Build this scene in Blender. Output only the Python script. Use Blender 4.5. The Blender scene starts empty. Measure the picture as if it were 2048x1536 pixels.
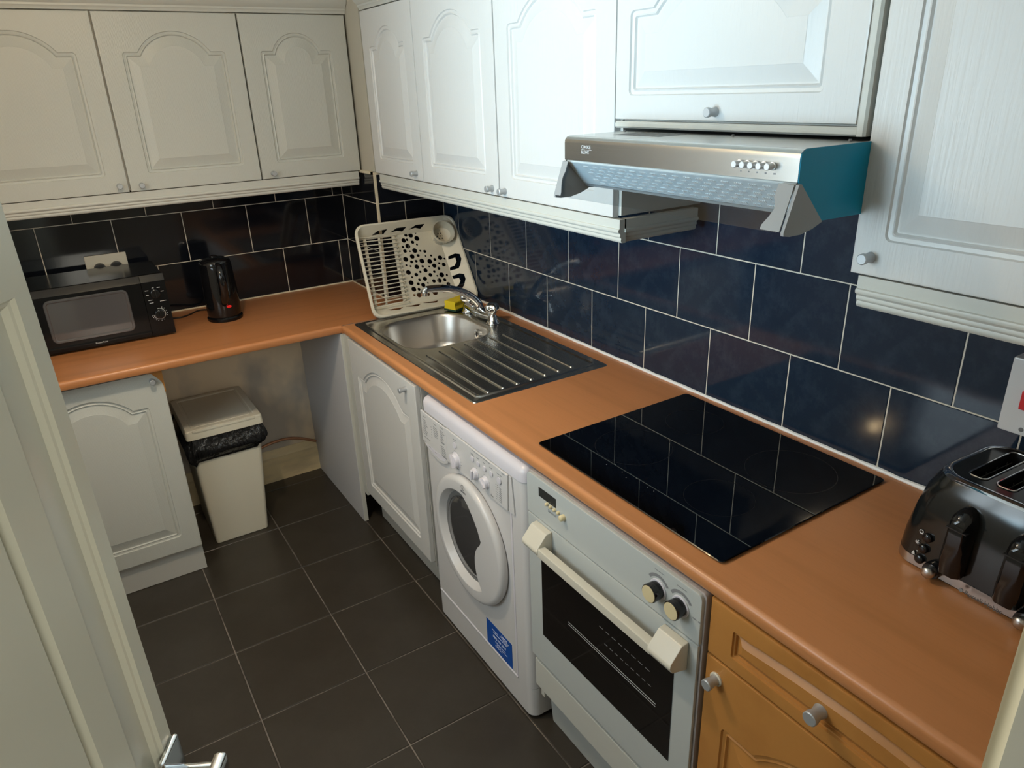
import bpy, bmesh, math, random
from mathutils import Matrix, Vector
random.seed(7)
sc = bpy.context.scene
COL = sc.collection
R = math.radians

# ------------------------------------------------------------------ camera
cam_d = bpy.data.cameras.new('camera')
cam_d.sensor_fit = 'HORIZONTAL'; cam_d.sensor_width = 36.0
cam_d.lens = 1429.748 / 2048 * 36.0
cam_d.clip_start = 0.02; cam_d.clip_end = 60
cam = bpy.data.objects.new('camera', cam_d); COL.objects.link(cam)
ex, ey, ez = (0.842, -0.5384, -0.035), (0.234, 0.306, 0.9228), (-0.4861, -0.7852, 0.3836)
m = Matrix(((ex[0], ey[0], ez[0]), (ex[1], ey[1], ez[1]), (ex[2], ey[2], ez[2])))
m = m.to_quaternion().to_matrix().to_4x4(); m.translation = (-1.44915, -3.26206, 1.73568)
cam.matrix_world = m
sc.camera = cam

# ------------------------------------------------------------------ world, lights, exposure
sc.view_settings.view_transform = 'Standard'; sc.view_settings.look = 'None'
sc.view_settings.gamma = 1.0; sc.view_settings.use_curve_mapping = False
sc.view_settings.exposure = 0.30
sc.cycles.max_bounces = 8; sc.cycles.diffuse_bounces = 5; sc.cycles.glossy_bounces = 5
sc.cycles.transmission_bounces = 6; sc.cycles.sample_clamp_indirect = 6.0
sc.cycles.use_denoising = True; sc.cycles.caustics_refractive = False; sc.cycles.caustics_reflective = False
w = bpy.data.worlds.new('overcast'); sc.world = w; w.use_nodes = True
bg = w.node_tree.nodes['Background']; bg.inputs[0].default_value = (0.62, 0.80, 1.0, 1); bg.inputs[1].default_value = 0.35

def area(name, loc, target, sx, sy, power, col, spread=180):
    d = bpy.data.lights.new(name, 'AREA'); d.shape = 'RECTANGLE'; d.size = sx; d.size_y = sy
    d.energy = power; d.color = col; d.spread = R(spread)
    o = bpy.data.objects.new(name, d); COL.objects.link(o); o.location = loc
    o.rotation_euler = (Vector(target) - Vector(loc)).to_track_quat('-Z', 'Y').to_euler(); return o
# daylight arriving at the window of the left wall
area('window_daylight', (-2.30, -1.91, 1.50), (0.0, -1.68, 2.04), 0.9, 0.8, 9.5, (0.56, 0.83, 1.0), 68)
area('window_sky', (-2.29, -1.91, 1.62), (0.0, -1.91, 1.40), 0.9, 0.8, 15, (0.82, 0.94, 1.0))
# fill light added behind the camera, in the unseen hall; no fitting there
area('hall_fill', (-1.5, -4.6, 2.28), (-1.2, -3.0, 1.0), 0.9, 0.9, 29, (1.0, 0.96, 0.82))

# ------------------------------------------------------------------ materials
MATS = {}
def mat(name, col, rough=0.5, metal=0.0, spec=None, coat=0.0, bump=None, vary=None, trans=0.0, emit=None, aniso=0.0, ior=None):
    """bump=(kind, scale(3), strength, dist); vary=(kind, scale(3), color2, lo, hi)"""
    mt = bpy.data.materials.new(name); mt.use_nodes = True
    nt = mt.node_tree; b = nt.nodes['Principled BSDF']
    b.inputs['Base Color'].default_value = (*col, 1); b.inputs['Roughness'].default_value = rough
    b.inputs['Metallic'].default_value = metal
    if spec is not None: b.inputs['Specular IOR Level'].default_value = spec
    if coat: b.inputs['Coat Weight'].default_value = coat; b.inputs['Coat Roughness'].default_value = 0.05
    if trans: b.inputs['Transmission Weight'].default_value = trans
    if ior: b.inputs['IOR'].default_value = ior
    if aniso: b.inputs['Anisotropic'].default_value = aniso
    if emit: b.inputs['Emission Color'].default_value = (*emit[0], 1); b.inputs['Emission Strength'].default_value = emit[1]
    def tex(kind, scale, detail=4):
        tc = nt.nodes.new('ShaderNodeTexCoord'); mp = nt.nodes.new('ShaderNodeMapping')
        mp.inputs['Scale'].default_value = scale
        nt.links.new(tc.outputs['Object'], mp.inputs['Vector'])
        if kind == 'wave':
            t = nt.nodes.new('ShaderNodeTexWave'); t.inputs['Scale'].default_value = 1.0
            t.inputs['Distortion'].default_value = 5.0; t.inputs['Detail'].default_value = 3.0; t.inputs['Detail Scale'].default_value = 1.5
            o = t.outputs['Fac']
        elif kind == 'voronoi':
            t = nt.nodes.new('ShaderNodeTexVoronoi'); t.inputs['Scale'].default_value = 1.0; o = t.outputs['Distance']
        else:
            t = nt.nodes.new('ShaderNodeTexNoise'); t.inputs['Scale'].default_value = 1.0
            t.inputs['Detail'].default_value = detail; o = t.outputs['Fac']
            if kind == 'fine': t.inputs['Roughness'].default_value = 0.75
        nt.links.new(mp.outputs['Vector'], t.inputs['Vector'])
        return o
    if vary:
        for (kind, scale, c2, lo, hi) in ([vary] if isinstance(vary, tuple) else vary):
            o = tex(kind, scale)
            mr = nt.nodes.new('ShaderNodeMapRange'); mr.inputs['From Min'].default_value = lo; mr.inputs['From Max'].default_value = hi
            nt.links.new(o, mr.inputs['Value'])
            mx = nt.nodes.new('ShaderNodeMix'); mx.data_type = 'RGBA'
            prev = b.inputs['Base Color'].links[0].from_socket if b.inputs['Base Color'].links else None
            if prev: nt.links.new(prev, mx.inputs[6])
            else: mx.inputs[6].default_value = (*col, 1)
            mx.inputs[7].default_value = (*c2, 1)
            nt.links.new(mr.outputs['Result'], mx.inputs[0])
            nt.links.new(mx.outputs[2], b.inputs['Base Color'])
    if bump:
        kind, scale, strength, dist = bump
        o = tex(kind, scale)
        bp = nt.nodes.new('ShaderNodeBump'); bp.inputs['Strength'].default_value = strength; bp.inputs['Distance'].default_value = dist
        nt.links.new(o, bp.inputs['Height']); nt.links.new(bp.outputs['Normal'], b.inputs['Normal'])
    MATS[name] = mt
    return mt

mat('door_white_back', (0.51, 0.515, 0.475), 0.38, bump=('wave', (90, 20, 7), 0.12, 0.002))  # same white as the right doors, weaker light put into the colour
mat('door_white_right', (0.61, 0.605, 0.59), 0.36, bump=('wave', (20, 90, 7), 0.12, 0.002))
mat('carcass_white', (0.50, 0.49, 0.455), 0.45)
mat('moulding_white', (0.54, 0.54, 0.495), 0.40)
mat('appliance_white', (0.60, 0.59, 0.59), 0.25)
mat('lid_white', (0.62, 0.60, 0.65), 0.32)
mat('oven_white', (0.47, 0.495, 0.485), 0.22)
mat('oven_edge', (0.38, 0.34, 0.33), 0.35)
mat('cream_plastic', (0.60, 0.565, 0.475), 0.35)
mat('cream_knob', (0.66, 0.56, 0.34), 0.35)
mat('rack_plastic', (0.66, 0.62, 0.51), 0.38)
mat('bin_plastic', (0.64, 0.60, 0.49), 0.42)
mat('chrome', (0.80, 0.82, 0.84), 0.07, 1.0)
mat('knob_metal', (0.46, 0.48, 0.50), 0.45, 0.55)
mat('sink_steel', (0.64, 0.62, 0.57), 0.24, 1.0, bump=('noise', (14, 260, 14), 0.10, 0.001))
mat('bowl_steel', (0.56, 0.53, 0.49), 0.34, 1.0, bump=('noise', (14, 160, 14), 0.10, 0.001))
mat('hood_steel', (0.60, 0.60, 0.58), 0.26, 1.0, bump=('noise', (60, 3, 320), 0.12, 0.0006))
mat('toaster_steel', (0.55, 0.52, 0.50), 0.28, 1.0)
mat('hood_film', (0.0, 0.22, 0.36), 0.30, 0.0, spec=0.25)
mat('hood_grey', (0.26, 0.27, 0.275), 0.5)
mat('filter_grey', (0.66, 0.74, 0.77), 0.40, 0.0)
mat('button_steel', (0.80, 0.82, 0.84), 0.30, 0.35)
mat('slot_light', (0.90, 0.93, 0.94), 0.4, 0.2)
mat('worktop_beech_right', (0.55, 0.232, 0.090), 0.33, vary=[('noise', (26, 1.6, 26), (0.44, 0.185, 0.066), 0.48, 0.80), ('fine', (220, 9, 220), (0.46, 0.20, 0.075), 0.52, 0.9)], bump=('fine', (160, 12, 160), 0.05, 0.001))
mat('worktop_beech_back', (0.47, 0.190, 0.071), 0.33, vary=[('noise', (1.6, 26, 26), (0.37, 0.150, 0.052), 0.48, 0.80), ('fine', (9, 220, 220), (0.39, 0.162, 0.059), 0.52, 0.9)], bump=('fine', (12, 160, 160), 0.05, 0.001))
mat('orange_door', (0.46, 0.205, 0.050), 0.40, vary=('noise', (12, 12, 12), (0.39, 0.165, 0.038), 0.45, 0.75), bump=('fine', (60, 60, 14), 0.06, 0.001))
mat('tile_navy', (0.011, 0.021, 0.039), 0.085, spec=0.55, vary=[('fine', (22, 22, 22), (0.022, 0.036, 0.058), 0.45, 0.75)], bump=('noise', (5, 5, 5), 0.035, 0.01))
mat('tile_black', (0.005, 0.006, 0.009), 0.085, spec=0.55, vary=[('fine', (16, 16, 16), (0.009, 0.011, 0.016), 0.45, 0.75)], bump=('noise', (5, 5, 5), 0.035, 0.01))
mat('grout_white', (0.66, 0.60, 0.50), 0.75)
mat('trim_cream', (0.70, 0.62, 0.46), 0.4)
mat('sealant', (0.85, 0.85, 0.83), 0.4)
mat('floor_tile', (0.033, 0.0265, 0.0195), 0.36, vary=('fine', (7, 7, 7), (0.043, 0.036, 0.028), 0.40, 0.75), bump=('noise', (60, 60, 60), 0.04, 0.001))
mat('floor_grout', (0.20, 0.17, 0.145), 0.8, vary=('noise', (9, 9, 9), (0.08, 0.066, 0.056), 0.42, 0.66))
mat('wall_paint', (0.62, 0.60, 0.55), 0.7)
mat('boxing_paint', (0.47, 0.44, 0.365), 0.6)
mat('wall_niche', (0.88, 0.73, 0.54), 0.75, vary=('noise', (3.2, 3.2, 2.2), (0.50, 0.45, 0.39), 0.46, 0.60))
mat('stain_grey', (0.30, 0.265, 0.22), 0.8)
mat('skirt_cream', (0.74, 0.60, 0.36), 0.55, vary=('noise', (8, 8, 30), (0.60, 0.49, 0.31), 0.45, 0.7))
mat('panel_grey', (0.56, 0.56, 0.58), 0.45)
mat('ceiling_white', (0.80, 0.80, 0.77), 0.8)
mat('entry_door', (0.62, 0.62, 0.53), 0.24, bump=('noise', (30, 30, 4), 0.05, 0.002))
mat('jamb_cream', (0.70, 0.66, 0.52), 0.35)
mat('jamb_grey', (0.62, 0.64, 0.62), 0.3)
mat('black_glass', (0.002, 0.002, 0.0025), 0.012, spec=0.85)
mat('hob_mark', (0.008, 0.008, 0.0085), 0.35)
mat('oven_glass', (0.006, 0.005, 0.005), 0.05, spec=0.4)
mat('black_plastic', (0.004, 0.0045, 0.0055), 0.18, spec=0.32, bump=('noise', (9, 9, 9), 0.02, 0.003))
mat('black_gloss', (0.006, 0.006, 0.007), 0.08, spec=0.55)
mat('black_matt', (0.012, 0.012, 0.013), 0.45)
mat('toaster_black', (0.008, 0.0095, 0.010), 0.14, 0.0, spec=0.6)
mat('microwave_window', (0.075, 0.075, 0.08), 0.07, spec=1.0)  # grey base carries the reflection of the bright floor and hall
mat('dark_display', (0.030, 0.032, 0.030), 0.25)
mat('bag_black', (0.006, 0.006, 0.007), 0.20, spec=0.5, bump=('noise', (38, 38, 18), 0.55, 0.02))
mat('lead_grey', (0.14, 0.14, 0.14), 0.4)
mat('print_grey', (0.12, 0.12, 0.13), 0.6)
mat('print_light', (0.62, 0.62, 0.62), 0.5)
mat('print_white', (0.75, 0.80, 0.90), 0.5)
mat('print_mid', (0.22, 0.225, 0.235), 0.5)
mat('sticker_blue', (0.005, 0.075, 0.36), 0.35)
mat('sponge_yellow', (0.80, 0.60, 0.02), 0.85, bump=('noise', (260, 260, 260), 0.4, 0.003))
mat('scourer_green', (0.01, 0.05, 0.025), 0.9)
mat('copper', (0.45, 0.22, 0.12), 0.45, 0.4)
mat('red_lens', (0.55, 0.01, 0.015), 0.15, emit=((1.0, 0.03, 0.02), 0.25))
mat('red_switch', (0.55, 0.02, 0.025), 0.3)
mat('drum_steel', (0.20, 0.20, 0.205), 0.4, 0.7)
def glass(name, col, rough=0.0, alpha_mix=0.85):
    mt = bpy.data.materials.new(name); mt.use_nodes = True; nt = mt.node_tree
    nt.nodes.remove(nt.nodes['Principled BSDF']); out = nt.nodes['Material Output']
    tr = nt.nodes.new('ShaderNodeBsdfTransparent'); tr.inputs[0].default_value = (*col, 1)
    gl = nt.nodes.new('ShaderNodeBsdfGlossy'); gl.inputs['Roughness'].default_value = rough
    lw = nt.nodes.new('ShaderNodeLayerWeight'); lw.inputs[0].default_value = .5
    pw = nt.nodes.new('ShaderNodeMath'); pw.operation = 'POWER'; pw.inputs[1].default_value = 4.0; nt.links.new(lw.outputs['Facing'], pw.inputs[0])
    fr = nt.nodes.new('ShaderNodeMath'); fr.operation = 'MULTIPLY_ADD'; fr.inputs[1].default_value = .6; fr.inputs[2].default_value = .07; nt.links.new(pw.outputs[0], fr.inputs[0])
    mx = nt.nodes.new('ShaderNodeMixShader')
    nt.links.new(fr.outputs[0], mx.inputs[0]); nt.links.new(tr.outputs[0], mx.inputs[1]); nt.links.new(gl.outputs[0], mx.inputs[2])
    nt.links.new(mx.outputs[0], out.inputs[0]); MATS[name] = mt
glass('visor_glass', (0.88, 0.91, 0.93))
glass('window_glass', (0.97, 0.98, 0.98))
mat('porthole_bowl', (0.045, 0.045, 0.047), 0.09, spec=0.9)

# ------------------------------------------------------------------ helpers
WL = {}
def tag(o, label=None, cat=None, group=None, kind=None):
    if label: o['label'] = label
    if cat: o['category'] = cat
    if group: o['group'] = group
    if kind: o['kind'] = kind
    return o
def thing(name, loc, label, cat, group=None):
    o = bpy.data.objects.new(name, None); COL.objects.link(o); o.location = loc; o.empty_display_size = 0.05
    WL[o.name] = Vector(loc); return tag(o, label, cat, group)
def obj(name, bm, material, parent=None, bevel=0.0, smooth=35, segs=2, label=None, kind=None):
    bm.normal_update()
    if bevel:
        es = [e for e in bm.edges if len(e.link_faces) == 2 and e.calc_face_angle(0) > R(30)]
        bmesh.ops.bevel(bm, geom=es, offset=bevel, segments=segs, profile=0.5, affect='EDGES', clamp_overlap=True)
    off = Vector((0, 0, 0))
    if parent is not None: off = WL[parent.name]
    if off.length: bmesh.ops.translate(bm, vec=-off, verts=bm.verts)
    me = bpy.data.meshes.new(name); bm.to_mesh(me); bm.free()
    if smooth:
        me.shade_smooth(); me.set_sharp_from_angle(angle=R(smooth))
    o = bpy.data.objects.new(name, me); COL.objects.link(o)
    if smooth and smooth < 46:
        wn = o.modifiers.new('weighted', 'WEIGHTED_NORMAL'); wn.keep_sharp = True; wn.weight = 80
    ml = material if isinstance(material, (list, tuple)) else [material]
    for k in ml: me.materials.append(MATS[k])
    if parent is not None: o.parent = parent
    WL[o.name] = off.copy()
    if label: o['label'] = label
    if kind: o['kind'] = kind
    return o
class F:
    """a local frame: u to the viewer's right, v up, w out of the surface"""
    def __init__(s, o, u, v, w): s.o, s.u, s.v, s.w = Vector(o), Vector(u), Vector(v), Vector(w)
    def __call__(s, u, v, w=0.0): return s.o + s.u * u + s.v * v + s.w * w
def RF(x): return F((x, 0, 0), (0, -1, 0), (0, 0, 1), (-1, 0, 0))   # faces -X; u = -y, v = z
def BF(y): return F((0, y, 0), (1, 0, 0), (0, 0, 1), (0, -1, 0))    # faces -Y; u = x,  v = z
def TF(z): return F((0, 0, z), (0, -1, 0), (1, 0, 0), (0, 0, 1))    # faces +Z; u = -y, v = x
WF = F((0, 0, 0), (1, 0, 0), (0, 1, 0), (0, 0, 1))                  # plain world axes
def nb(): return bmesh.new()
def box(bm, f, u0, u1, v0, v1, w0, w1):
    P = [bm.verts.new(f(u, v, w_)) for w_ in (w0, w1) for v in (v0, v1) for u in (u0, u1)]
    fs = []
    for q in ((0, 2, 3, 1), (4, 5, 7, 6), (0, 1, 5, 4), (2, 6, 7, 3), (0, 4, 6, 2), (1, 3, 7, 5)):
        fs.append(bm.faces.new([P[i] for i in q]))
    bmesh.ops.recalc_face_normals(bm, faces=fs)
    return P
def bx(f, *a):
    bm = nb(); box(bm, f, *a); return bm
def prism(bm, f, poly, w0, w1, cap=True):
    a = [bm.verts.new(f(u, v, w0)) for u, v in poly]; b = [bm.verts.new(f(u, v, w1)) for u, v in poly]
    n = len(poly); fs = []
    for i in range(n): fs.append(bm.faces.new((a[i], a[(i + 1) % n], b[(i + 1) % n], b[i])))
    if cap: fs.append(bm.faces.new(a[::-1])); fs.append(bm.faces.new(b))
    bmesh.ops.recalc_face_normals(bm, faces=fs)
def fill(bm, loops):
    es = []
    for L in loops:
        for i in range(len(L)):
            a, b = L[i], L[(i + 1) % len(L)]
            e = bm.edges.get((a, b)) or bm.edges.new((a, b)); es.append(e)
    r = bmesh.ops.triangle_fill(bm, edges=es, use_beauty=True)
    return [g for g in r['geom'] if isinstance(g, bmesh.types.BMFace)]
def ring(bm, A, B):
    n = len(A)
    return [bm.faces.new((A[i], A[(i + 1) % n], B[(i + 1) % n], B[i])) for i in range(n)]
def loft(bm, loops, cap0=True, cap1=True):
    for i in range(len(loops) - 1): ring(bm, loops[i], loops[i + 1])
    if cap0: bm.faces.new(loops[0][::-1])
    if cap1: bm.faces.new(loops[-1])
    bmesh.ops.recalc_face_normals(bm, faces=bm.faces[:])
def V(bm, pts): return [bm.verts.new(p) for p in pts]
def circ(f, cu, cv, r, w_, n=24, rv=None, a0=0.0):
    rv = rv or r
    return [f(cu + r * math.cos(a0 + 2 * math.pi * i / n), cv + rv * math.sin(a0 + 2 * math.pi * i / n), w_) for i in range(n)]
def lathe(bm, f, cu, cv, prof, n=24, cap0=True, cap1=True):
    """prof: (radius, w)"""
    loft(bm, [V(bm, circ(f, cu, cv, r, w_, n)) for r, w_ in prof], cap0, cap1)
def rrect(u0, u1, v0, v1, r, k=5):
    pts = []
    for cx, cy, a in ((u1 - r, v1 - r, 0), (u0 + r, v1 - r, 90), (u0 + r, v0 + r, 180), (u1 - r, v0 + r, 270)):
        for i in range(k + 1):
            t = R(a + 90 * i / k); pts.append((cx + r * math.cos(t), cy + r * math.sin(t)))
    return pts
def tube(bm, path, rad, n=10, cap=True):
    path = [Vector(p) for p in path]; loops = []
    for i, p in enumerate(path):
        t = (path[min(i + 1, len(path) - 1)] - path[max(i - 1, 0)]).normalized()
        if i == 0:
            a = Vector((0, 0, 1)) if abs(t.z) < 0.9 else Vector((1, 0, 0)); s = t.cross(a).normalized()
        else: s = (s - t * s.dot(t)).normalized()
        q = t.cross(s); r = rad[i] if isinstance(rad, (list, tuple)) else rad
        loops.append([bm.verts.new(p + (s * math.cos(2 * math.pi * j / n) + q * math.sin(2 * math.pi * j / n)) * r) for j in range(n)])
    loft(bm, loops, cap, cap)
def smooth_path(pts, n=8):
    P = [Vector(p) for p in pts]; P = [2 * P[0] - P[1]] + P + [2 * P[-1] - P[-2]]; out = []
    for i in range(1, len(P) - 2):
        for j in range(n):
            t = j / n; a, b, c, d = P[i - 1], P[i], P[i + 1], P[i + 2]
            out.append(0.5 * ((2 * b) + (c - a) * t + (2 * a - 5 * b + 4 * c - d) * t * t + (3 * b - a - 3 * c + d) * t ** 3))
    out.append(P[-2]); return out
def extrude(bm, f, prof, u0, u1):
    """prof: closed (w, v) outline swept along u"""
    A = V(bm, [f(u0, v, w_) for w_, v in prof]); B = V(bm, [f(u1, v, w_) for w_, v in prof])
    fs = ring(bm, A, B); fs += fill(bm, [A]); fs += fill(bm, [B]); bmesh.ops.recalc_face_normals(bm, faces=bm.faces[:])
FONT_CACHE = {}
def text(s, size, f, u, v, w_, parent, material, name='lettering', sx=1.0, align='LEFT', depth=0.0003):
    cu = bpy.data.curves.new('t', 'FONT'); cu.body = s; cu.size = size; cu.extrude = depth; cu.align_x = align; cu.align_y = 'CENTER'
    cu.resolution_u = 2
    o = bpy.data.objects.new('t', cu); COL.objects.link(o)
    me = bpy.data.meshes.new_from_object(o); bpy.data.objects.remove(o); bpy.data.curves.remove(cu)
    off = WL[parent.name]
    for vt in me.vertices: vt.co = f(u + vt.co.x * sx, v + vt.co.y, w_ + vt.co.z) - off
    me.name = name; me.materials.clear(); me.materials.append(MATS[material])
    ob = bpy.data.objects.new(name, me); COL.objects.link(ob); ob.parent = parent; WL[ob.name] = off.copy(); return ob

# ------------------------------------------------------------------ panelled cabinet door
def contour(u0, u1, v0, vs, r, sh, sag, d=0.0, na=22):
    """rounded bottom corners, shoulders at vs and a round arch between them, offset inwards by d"""
    U0, U1, V0, VS = u0 + d, u1 - d, v0 + d, vs - d
    c = (u0 + u1) / 2; h = (u1 - u0) / 2 - sh
    pts = []; k = 4
    def corner(cx, cy, a):
        for i in range(k + 1):
            t = R(a + 90 * i / k); pts.append((cx + r * math.cos(t), cy + r * math.sin(t)))
    corner(U0 + r, V0 + r, 180); corner(U1 - r, V0 + r, 270); corner(U1 - r, VS - r, 0)
    if sag:
        Rr = (h * h + sag * sag) / (2 * sag); cv = vs + sag - Rr; r2 = Rr - d
        hh = math.sqrt(max(1e-6, r2 * r2 - (VS - cv) ** 2)); a0 = math.atan2(VS - cv, hh); a1 = math.pi - a0
        for i in range(na + 1):
            t = a0 + (a1 - a0) * i / na; pts.append((c + r2 * math.cos(t), cv + r2 * math.sin(t)))
    corner(U0 + r, VS - r, 90)
    return pts
def panel_door(f, u0, u1, v0, v1, th, pan=None, edge=0.004, chip=None, ps=1.0):
    bm = nb()
    def rect(d, w_):
        if chip: P = [(u0 + d, v0 + d), (u1 - d, v0 + d)] + [(a - d, b - d) for a, b in chip] + [(u0 + d, v1 - d)]
        else: P = [(u0 + d, v0 + d), (u1 - d, v0 + d), (u1 - d, v1 - d), (u0 + d, v1 - d)]
        return V(bm, [f(u, v, w_) for u, v in P])
    back = rect(0, 0); side = rect(0, th - edge); mid = rect(edge * 0.35, th - edge * 0.3); front = rect(edge * 1.3, th)
    ring(bm, back, side); ring(bm, side, mid); ring(bm, mid, front); bm.faces.new(back[::-1])
    if pan:
        a, b, c, vs, sh, sag = pan
        prof = [(0.0, 0.0, .011), (.0022, -.0042, .010), (.0085, -.0050, .006), (.0120, -.0030, .005), (.0150, -.0078, .003), (.019, -.0080, .002), (.047, -.0012, .001)]
        loops = [V(bm, [f(x, y, th + dp) for x, y in contour(a, b, c, vs, r * ps, sh, sag, d * ps)]) for d, dp, r in prof]
        fill(bm, [front, loops[0]])
        for i in range(len(loops) - 1): ring(bm, loops[i], loops[i + 1])
        last = V(bm, [f(x, y, th - .0004) for x, y in contour(a, b, c, vs, .001 * ps, sh, sag, .0482 * ps)]); ring(bm, loops[-1], last)
        fill(bm, [last])
    else: bm.faces.new(front)
    bmesh.ops.remove_doubles(bm, verts=bm.verts, dist=1e-5)
    bmesh.ops.recalc_face_normals(bm, faces=bm.faces[:])
    return bm
def knob(parent, f, u, v, w_, r=0.0095, L=0.026, material='knob_metal', label='brushed metal knob'):
    bm = nb(); lathe(bm, f, u, v, [(r * 1.02, w_), (r * .95, w_ + .003), (r * .80, w_ + L * .38), (r * .92, w_ + L * .62), (r, w_ + L * .75), (r, w_ + L - .0015), (r - .0015, w_ + L)], 20)
    return obj('knob', bm, material, parent, smooth=40, label=label)

# ================================================================== THE ROOM
XL, YF, ZC = -2.15, -3.19, 2.30          # left wall, front wall, ceiling
TW, TH = 0.26, 0.2034                    # wall tile pitch
Z0, Z1, Z2, Z3 = 0.9, 1.1034, 1.3068, 1.5102
XC, YB = -0.3058, -0.4088                # pipe boxing in the corner
def struct(name, bm, m, label, cat, **k):
    return tag(obj(name, bm, m, None, **k), label, cat, kind='structure')
fl = struct('floor', bx(WF, XL - .1, .1, -5.6, .1, -.06, -.003), 'floor_grout', 'dark brown square floor tiles with thin pale grout lines', 'floor')
TCACHE = {}
def tile(parent, key, f, u0, u1, v0, v1, th, material, gap=0.0032, e=0.0012, tilt=0.0):
    g = gap / 2; du, dv = round(u1 - u0 - gap, 4), round(v1 - v0 - gap, 4)
    if du < .006 or dv < .006: return
    k = (key, du, dv, material)
    if k not in TCACHE:
        bm = nb(); a, b = du / 2, dv / 2
        f0 = F((0, 0, 0), f.u, f.v, f.w)
        A = V(bm, [f0(x, y, -th) for x, y in ((-a, -b), (a, -b), (a, b), (-a, b))])
        B = V(bm, [f0(x, y, -e) for x, y in ((-a, -b), (a, -b), (a, b), (-a, b))])
        C = V(bm, [f0(x, y, 0) for x, y in ((-a + e, -b + e), (a - e, -b + e), (a - e, b - e), (-a + e, b - e))])
        ring(bm, A, B); ring(bm, B, C); bm.faces.new(C)
        bmesh.ops.recalc_face_normals(bm, faces=bm.faces[:])
        me = bpy.data.meshes.new('tile'); bm.to_mesh(me); bm.free(); me.materials.append(MATS[material]); TCACHE[k] = me
    o = bpy.data.objects.new('tile', TCACHE[k]); COL.objects.link(o)
    o.location = f((u0 + u1) / 2, (v0 + v1) / 2, 0); o.parent = parent
    if tilt: o.rotation_euler = (random.uniform(-tilt, tilt), random.uniform(-tilt, tilt), random.uniform(-tilt, tilt) * .3)
    return o
FT, FX0, FY0 = 0.3353, -0.6036, -0.1310   # floor tile pitch and grid origin
f0 = F((0, 0, 0), (1, 0, 0), (0, 1, 0), (0, 0, 1))
for i in range(-2, 5):
    for j in range(-1, 10):
        x1 = FX0 - i * FT; x0 = x1 - FT; y1 = FY0 - j * FT; y0 = y1 - FT
        x0, x1, y0, y1 = max(x0, XL), min(x1, 0), max(y0, YF), min(y1, 0)
        if x1 - x0 > .03 and y1 - y0 > .03: tile(fl, 'floor', f0, x0, x1, y0, y1, .004, 'floor_tile', gap=.0045, e=.0015)
def wall_tiles(parent, key, f, u_lo, u_hi, phase, rows, material):
    """rows: (v0, v1, half); joints at phase + n * TW, half a tile over where half is set"""
    for v0, v1, half in rows:
        p = phase + (TW / 2 if half else 0)
        n0 = math.floor((u_lo - p) / TW); u = p + n0 * TW
        while u < u_hi - 1e-6:
            a, b = max(u, u_lo), min(u + TW, u_hi)
            tile(parent, key, f, a, b, v0, v1, .007, material, tilt=.0016); u += TW
# right wall (u = -y)
wr = struct('wall_right', bx(WF, .008, .12, -5.6, .12, 0, ZC), 'wall_paint', 'long right wall tiled dark navy above the worktop', 'wall')
obj('grout', bx(RF(.0), .40, 3.18, Z0, 1.56, -.0078, -.0016), 'grout_white', wr)
rr = RF(0.0)
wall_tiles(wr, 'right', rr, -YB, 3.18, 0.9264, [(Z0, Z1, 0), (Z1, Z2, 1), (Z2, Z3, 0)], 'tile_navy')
# back wall (u = x)
wb = struct('wall_back', bx(WF, XL - .1, .008, .008, .12, 0, ZC), 'wall_paint', 'back wall with glossy black tiles between cabinets and worktop', 'wall')
obj('grout', bx(BF(0), XL, XC + .01, Z0, 1.56, -.0078, -.0016), 'grout_white', wb)
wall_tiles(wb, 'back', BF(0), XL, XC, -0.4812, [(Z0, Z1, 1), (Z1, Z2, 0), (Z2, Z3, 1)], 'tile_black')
obj('plaster', bx(WF, -1.30, -.58, -.03, .0075, 0, .866), 'wall_niche', wb, label='bare beige plaster with grey water stains under the worktop')
# pipe boxing
wc = struct('wall_corner', bx(WF, XC + .008, .0079, YB + .008, .0079, .9005, ZC), 'boxing_paint', 'boxed-in corner column, painted beige above and tiled below', 'wall')
fs = F((XC, 0, 0), (0, -1, 0), (0, 0, 1), (-1, 0, 0))
obj('grout', bx(fs, .0, -YB - .006, Z0 + .001, 1.424, -.0078, -.0016), 'grout_white', wc)
obj('grout', bx(BF(YB), XC + .006, 0, Z0 + .001, 1.424, -.0078, -.0016), 'grout_white', wc)
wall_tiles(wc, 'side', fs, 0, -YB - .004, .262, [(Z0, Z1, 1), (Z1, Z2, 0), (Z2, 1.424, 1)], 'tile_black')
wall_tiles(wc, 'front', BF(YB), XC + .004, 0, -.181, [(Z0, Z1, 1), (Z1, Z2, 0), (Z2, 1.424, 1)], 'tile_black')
# cream edge trim on the boxing
bm = nb(); box(bm, WF, XC - .002, XC + .008, YB - .002, YB + .008, Z0, 1.424)
t1 = struct('trim_1', bm, 'trim_cream', 'cream upright tile trim on the corner of the boxing', 'tile trim', bevel=.001)
bm = nb(); box(bm, WF, XC - .004, XC + .03, YB + .002, -.004, 1.424, 1.434); box(bm, WF, XC - .004, 0, YB - .003, YB + .03, 1.424, 1.434)
struct('trim_2', bm, 'trim_cream', 'cream ledge capping the tiles on the corner boxing', 'tile trim')
# sealant lines between worktop and tiles
bm = nb(); pts = []; y = YB
while y > -3.18: pts.append((-.0022, y, .9025 + random.uniform(-.0008, .0012))); y -= .03
tube(bm, pts, [random.uniform(.0045, .0068) for _ in pts], 8)
struct('trim_3', bm, 'sealant', 'uneven white sealant bead along the right wall above the worktop', 'sealant')
bm = nb(); tube(bm, [(XL, -.001, .902), (XC - .002, -.001, .902), (XC - .002, YB - .002, .902), (0, YB - .002, .902)], .0042, 8)
struct('trim_4', bm, 'trim_cream', 'thin cream sealant line where the black tiles meet the worktop', 'sealant')
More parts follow.
